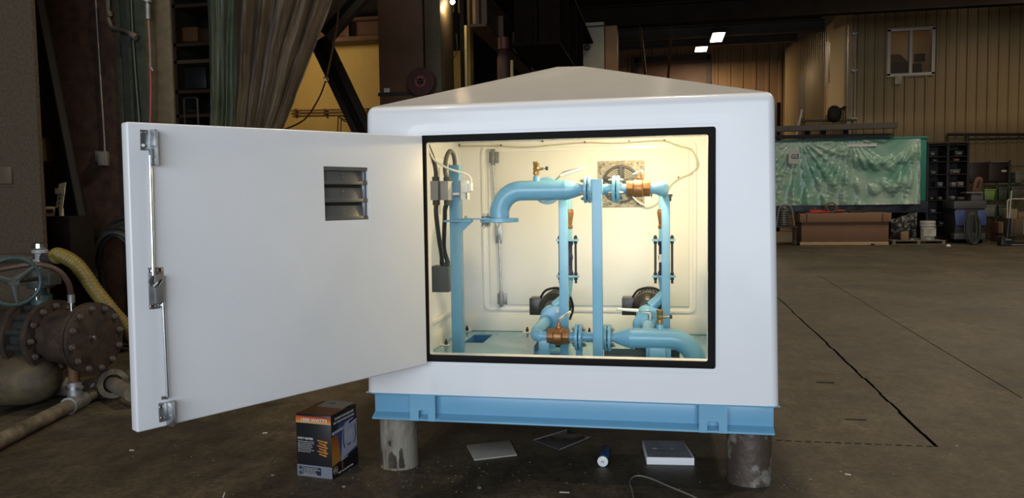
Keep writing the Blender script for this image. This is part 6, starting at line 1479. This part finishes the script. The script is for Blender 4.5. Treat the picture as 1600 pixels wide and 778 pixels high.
B = MB().prism([V((p0.x-.09+dx, YV+.3, zz+.05+dz)) for dx, dz in ((0, 0), (.25, 0), (.30, hz*.78), (.26, hz*.95), (.18, hz), (.10, hz*.92), (.06, hz*.7))], (0, .12, 0)); t = tag(B.build('wood_pattern', mat('wood_brown', (.13, .06, .03), .6, var=.3), bev=.01), 'brown shaped wooden block standing on the thin board', 'block')
MB().prism([V((p0.x-.09+dx, YV+.298, zz+.05+dz)) for dx, dz in ((.10, hz*.25), (.18, hz*.25), (.22, hz*.75), (.16, hz*.75))], (0, .002, 0)).build('slot', nb, t)
# hose coil leaning on the cart
cc = at(1522, 355, Y=20.2); t = thing('hose_bundle', 'oval bundle of dark hose leaning against the work cart', 'hose', (cc.x, 20.2, 0)); HD = mat('hose_dim', (.035, .04, .035), .5, var=.4, vscale=5)
random.seed(9)
for k in range(8):
    rx, rz = .07+.02*k+random.uniform(-.01, .01), .40+.008*k
    MB().tube([V((cc.x+rx*math.cos(2*PI*i/32)+random.uniform(-.006, .006), 20.15+.035*(k % 4)+.25*(math.sin(2*PI*i/32)*rz+.45)*.4, .46+rz*math.sin(2*PI*i/32))) for i in range(32)], .026, 8, True).build('hose_loop', HD, t)
# brown cupboard, green shelves
YG = 23.0
a, c = at(1514, 254, Y=YG), at(1576, 284, Y=YG); t = thing('wall_cupboard', 'dark red brown wall cupboard on the tan siding right of the bin rack', 'cupboard', ((a.x+c.x)/2, YG, c.z))
MB().box((a.x, YG, c.z), (c.x, YG+.44, a.z)).build('carcass', mat('cupboard_brown', (.028, .012, .008), .5), t, bev=.01)
m2 = (a.x+c.x)/2
for x0_, x1_ in ((a.x+.02, m2-.01), (m2+.01, c.x-.02)): MB().box((x0_, YG-.02, c.z+.03), (x1_, YG-.001, a.z-.03)).build('door', mat('cupboard_door', (.032, .014, .010), .45), t, bev=.004)
p = at(1570, 267, Y=YG-.02); MB().box((p.x-.09, YG-.03, p.z-.03), (p.x+.06, YG-.021, p.z+.03)).build('name_plate', GREYL, t)
B = MB(); gbox(B, 1548, 1576, 251.8, 253.8, YG, .4); tag(B.build('flat_carton', mat('flat_tan', (.20, .17, .12), .7)), 'flat pale board lying on top of the brown wall cupboard', 'board')
t = thing('green_shelf', 'dim green shelf unit at the right edge under and beside the brown cupboard', 'shelf', (at(1575, 340, Y=22.6).x, 22.6, 0))
for yv in (258, 286, 312, 338): 
    x0_ = 1576 if yv == 258 else 1534; u0, u1 = at(x0_, yv, Y=22.6).x, at(1640, yv, Y=22.6).x; z = at(1590, yv, Y=22.6).z; MB().box((u0, 22.6, z-.03), (u1, 22.95, z)).build('shelf', mat('shelf_green', (.06, .085, .05), .5), t)
for xx in (1535, 1557, 1577, 1630): 
    u = at(xx, 300, Y=22.6).x; MB().box((u-.025, 22.6, 0), (u+.025, 22.64, at(xx, 250 if xx > 1576 else 286, Y=22.6).z)).build('upright', DKGREEN, t)
shelfz = {yv: at(1590, yv, Y=22.6).z for yv in (258, 286, 312, 338)}
def stor(x0_, x1_, yv, h_, col, lab, nm='storage_tub', cat='tub'):
    u0, u1 = at(x0_, yv, Y=22.55).x, at(x1_, yv, Y=22.55).x; z = shelfz[yv]+.002
    t = thing(nm, lab, cat, ((u0+u1)/2, 22.55, z)); M = mat('tub_'+lab[:14], col, .5, var=.35, vscale=3)
    MB().hexa([(u0+.02, 22.56, z), (u1-.02, 22.56, z), (u1-.02, 22.9, z), (u0+.02, 22.9, z)], [(u0, 22.54, z+h_*.85), (u1, 22.54, z+h_*.85), (u1, 22.92, z+h_*.85), (u0, 22.92, z+h_*.85)]).build('tub', M, t, bev=.012)
    MB().box((u0-.01, 22.53, z+h_*.85), (u1+.01, 22.93, z+h_)).build('lid', M, t, bev=.01)
stor(1538, 1555, 312, .34, (.17, .26, .06), 'lime green tub on the shelf above the cart panels')
stor(1560, 1574, 312, .38, (.035, .05, .03), 'dark green tub beside the lime green tub')
stor(1580, 1598, 312, .40, (.06, .06, .045), 'drab tub at the right end of the middle shelf')
stor(1538, 1555, 338, .36, (.16, .17, .13), 'pale grey tub under the lime green tub')
stor(1560, 1575, 338, .34, (.045, .06, .035), 'dark tub under the dark green tub')
stor(1586, 1598, 286, .34, (.13, .125, .10), 'pale square tub on the upper shelf at the right edge')
# hand truck with cartons
YH = 20.2; zgr = at(1585, 311, Y=YH).z; x0_ = at(1574, 320, Y=YH).x; x1_ = at(1640, 320, Y=YH).x
t = thing('platform_trolley', 'platform trolley with a pale tubular handle at the right edge', 'trolley', (x0_+.6, YH+.4, 0))
PAL = mat('tube_pale', (.42, .38, .29), .4, .3)
MB().tube([V((x0_+.02, YH, .30)), V((x0_, YH, zgr-.12))]+arc((x0_+.1, YH, zgr-.1), (-1, 0, 0), Z1, .1, 0, PI/2, 6)+[V((x1_, YH, zgr))], .024, 10).build('handle', PAL, t)
MB().box((x0_-.0, YH-.05, .24), (x1_, YH+.85, .30)).build('platform', DARKSTEEL, t, bev=.01)
for sx in (x0_+.14, x1_-.2): 
    for sy in (YH+.05, YH+.7): MB().cyl((sx-.03, sy, .10), (sx+.03, sy, .10), .10, seg=20).build('wheel', RUBBER, t)
def tcart(xa_, xb_, ya_, Yq, z0, col, lab):
    a, c = at(xa_, ya_, Y=Yq), at(xb_, ya_, Y=Yq); t = thing('brown_carton', lab, 'box', ((a.x+c.x)/2, Yq, z0)); M = mat('ct'+lab[:12], col, .7)
    MB().box((a.x, Yq, z0), (c.x, Yq+.5, a.z)).build('carton', M, t, bev=.008); MB().box(((a.x+c.x)/2-.03, Yq-.002, z0), ((a.x+c.x)/2+.03, Yq, a.z)).build('tape', mat('tape_tan', (.22, .16, .09), .4), t); return a.z
z5 = tcart(1580, 1622, 342, YH+.06, .302, (.09, .06, .035), 'lower brown carton riding on the platform trolley')
z6 = tcart(1578, 1590, 326, YH+.10, z5+.002, (.24, .19, .12), 'small pale carton on top of the lower carton on the trolley')
z7 = tcart(1591, 1620, 331, YH+.14, z5+.002, (.17, .10, .05), 'tan bundle carton at the right on top of the lower carton')
z8 = tcart(1560, 1573, 347, 21.6, .0, (.11, .055, .032), 'red brown carton on the floor behind the trolley handle')
# pole jack and boots
p = at(1576, 360, Y=19.7); t = thing('pallet_jack', 'upright grey jack handle on a dark foot before the trolley', 'jack', (p.x, 19.7, 0))
MB().cyl(at(1575.5, 362, Y=19.7), at(1580.5, 298, Y=19.7), .02, seg=10).build('handle', PAL, t); MB().cyl(at(1573.5, 372, Y=19.7), at(1576.5, 341, Y=19.7), .05, seg=14).build('sleeve', BLACK, t)
MB().hexa([(p.x-.22, 19.6, .0), (p.x+.36, 19.6, .0), (p.x+.36, 19.9, .0), (p.x-.22, 19.9, .0)], [(p.x-.20, 19.62, .24), (p.x+.02, 19.62, .20), (p.x+.02, 19.88, .20), (p.x-.20, 19.88, .24)]).build('foot', BLACK, t, bev=.03)
MB().box((p.x+.04, 19.59, .02), (p.x+.34, 19.60, .06)).build('toe_plate', GALVD, t)
MB().box((p.x-.12, 19.585, .16), (p.x+.04, 19.60, .20)).build('buckle', GALVD, t)

# ================================================================== LIGHT
alight('doorway_daylight', (1.5, -13.6, 3.1), (PI/2, 0, 0), 14.5, 6.0, DAY_W, (.82, .905, 1.0))
for x in (-3.5, 2.5, 8.5, 14.5):
    pass
w = bpy.data.worlds.new('sky'); sc.world = w; w.use_nodes = True
bg = w.node_tree.nodes['Background']; bg.inputs['Color'].default_value = (.62, .74, .95, 1); bg.inputs['Strength'].default_value = .25
def slight(name, loc, power, col, ang):
    l = bpy.data.lights.new(name, 'SPOT'); l.energy = power; l.color = col; l.shadow_soft_size = .2; l.spot_size = math.radians(ang); l.spot_blend = .5
    o = bpy.data.objects.new(name, l); COL.objects.link(o); o.location = loc; return o
# unseen lamps added over the hall to brighten roof, floor, siding and stores
for x, y, z, pw, ang, lab in ADDED_LAMPS:
    t = thing('high_bay_lamp', lab, 'lamp', (x, y, z)); MB().lathe((x, y, z+.3), -Z1, [(.05, 0), (.09, .05), (.22, .22), (.23, .26)], 24).build('reflector', GREYL, t); MB().lathe((x, y, z+.02), -Z1, [(.08, 0), (.09, .03), (.05, .07)], 20).build('bulb', emit('added_lamp_bulb', (1, .82, .55), 30), t); MB().cyl((x, y, z+.3), (x, y, CZ), .015, seg=6).build('hanger', DARKSTEEL, t)
    slight('added_lamp_light', (x, y, z-.12), pw, (1, .84, .62), ang)
sc.view_settings.view_transform = 'Standard'; sc.view_settings.look = 'None'; sc.view_settings.exposure = EXPO; sc.view_settings.gamma = 1; sc.view_settings.use_curve_mapping = False
sc.cycles.use_denoising = True; sc.cycles.max_bounces = 10; sc.cycles.diffuse_bounces = 5; sc.cycles.glossy_bounces = 4; sc.cycles.transparent_max_bounces = 8
sc.cycles.caustics_reflective = False; sc.cycles.caustics_refractive = False; sc.cycles.sample_clamp_indirect = 6
sc.cycles.use_light_tree = True
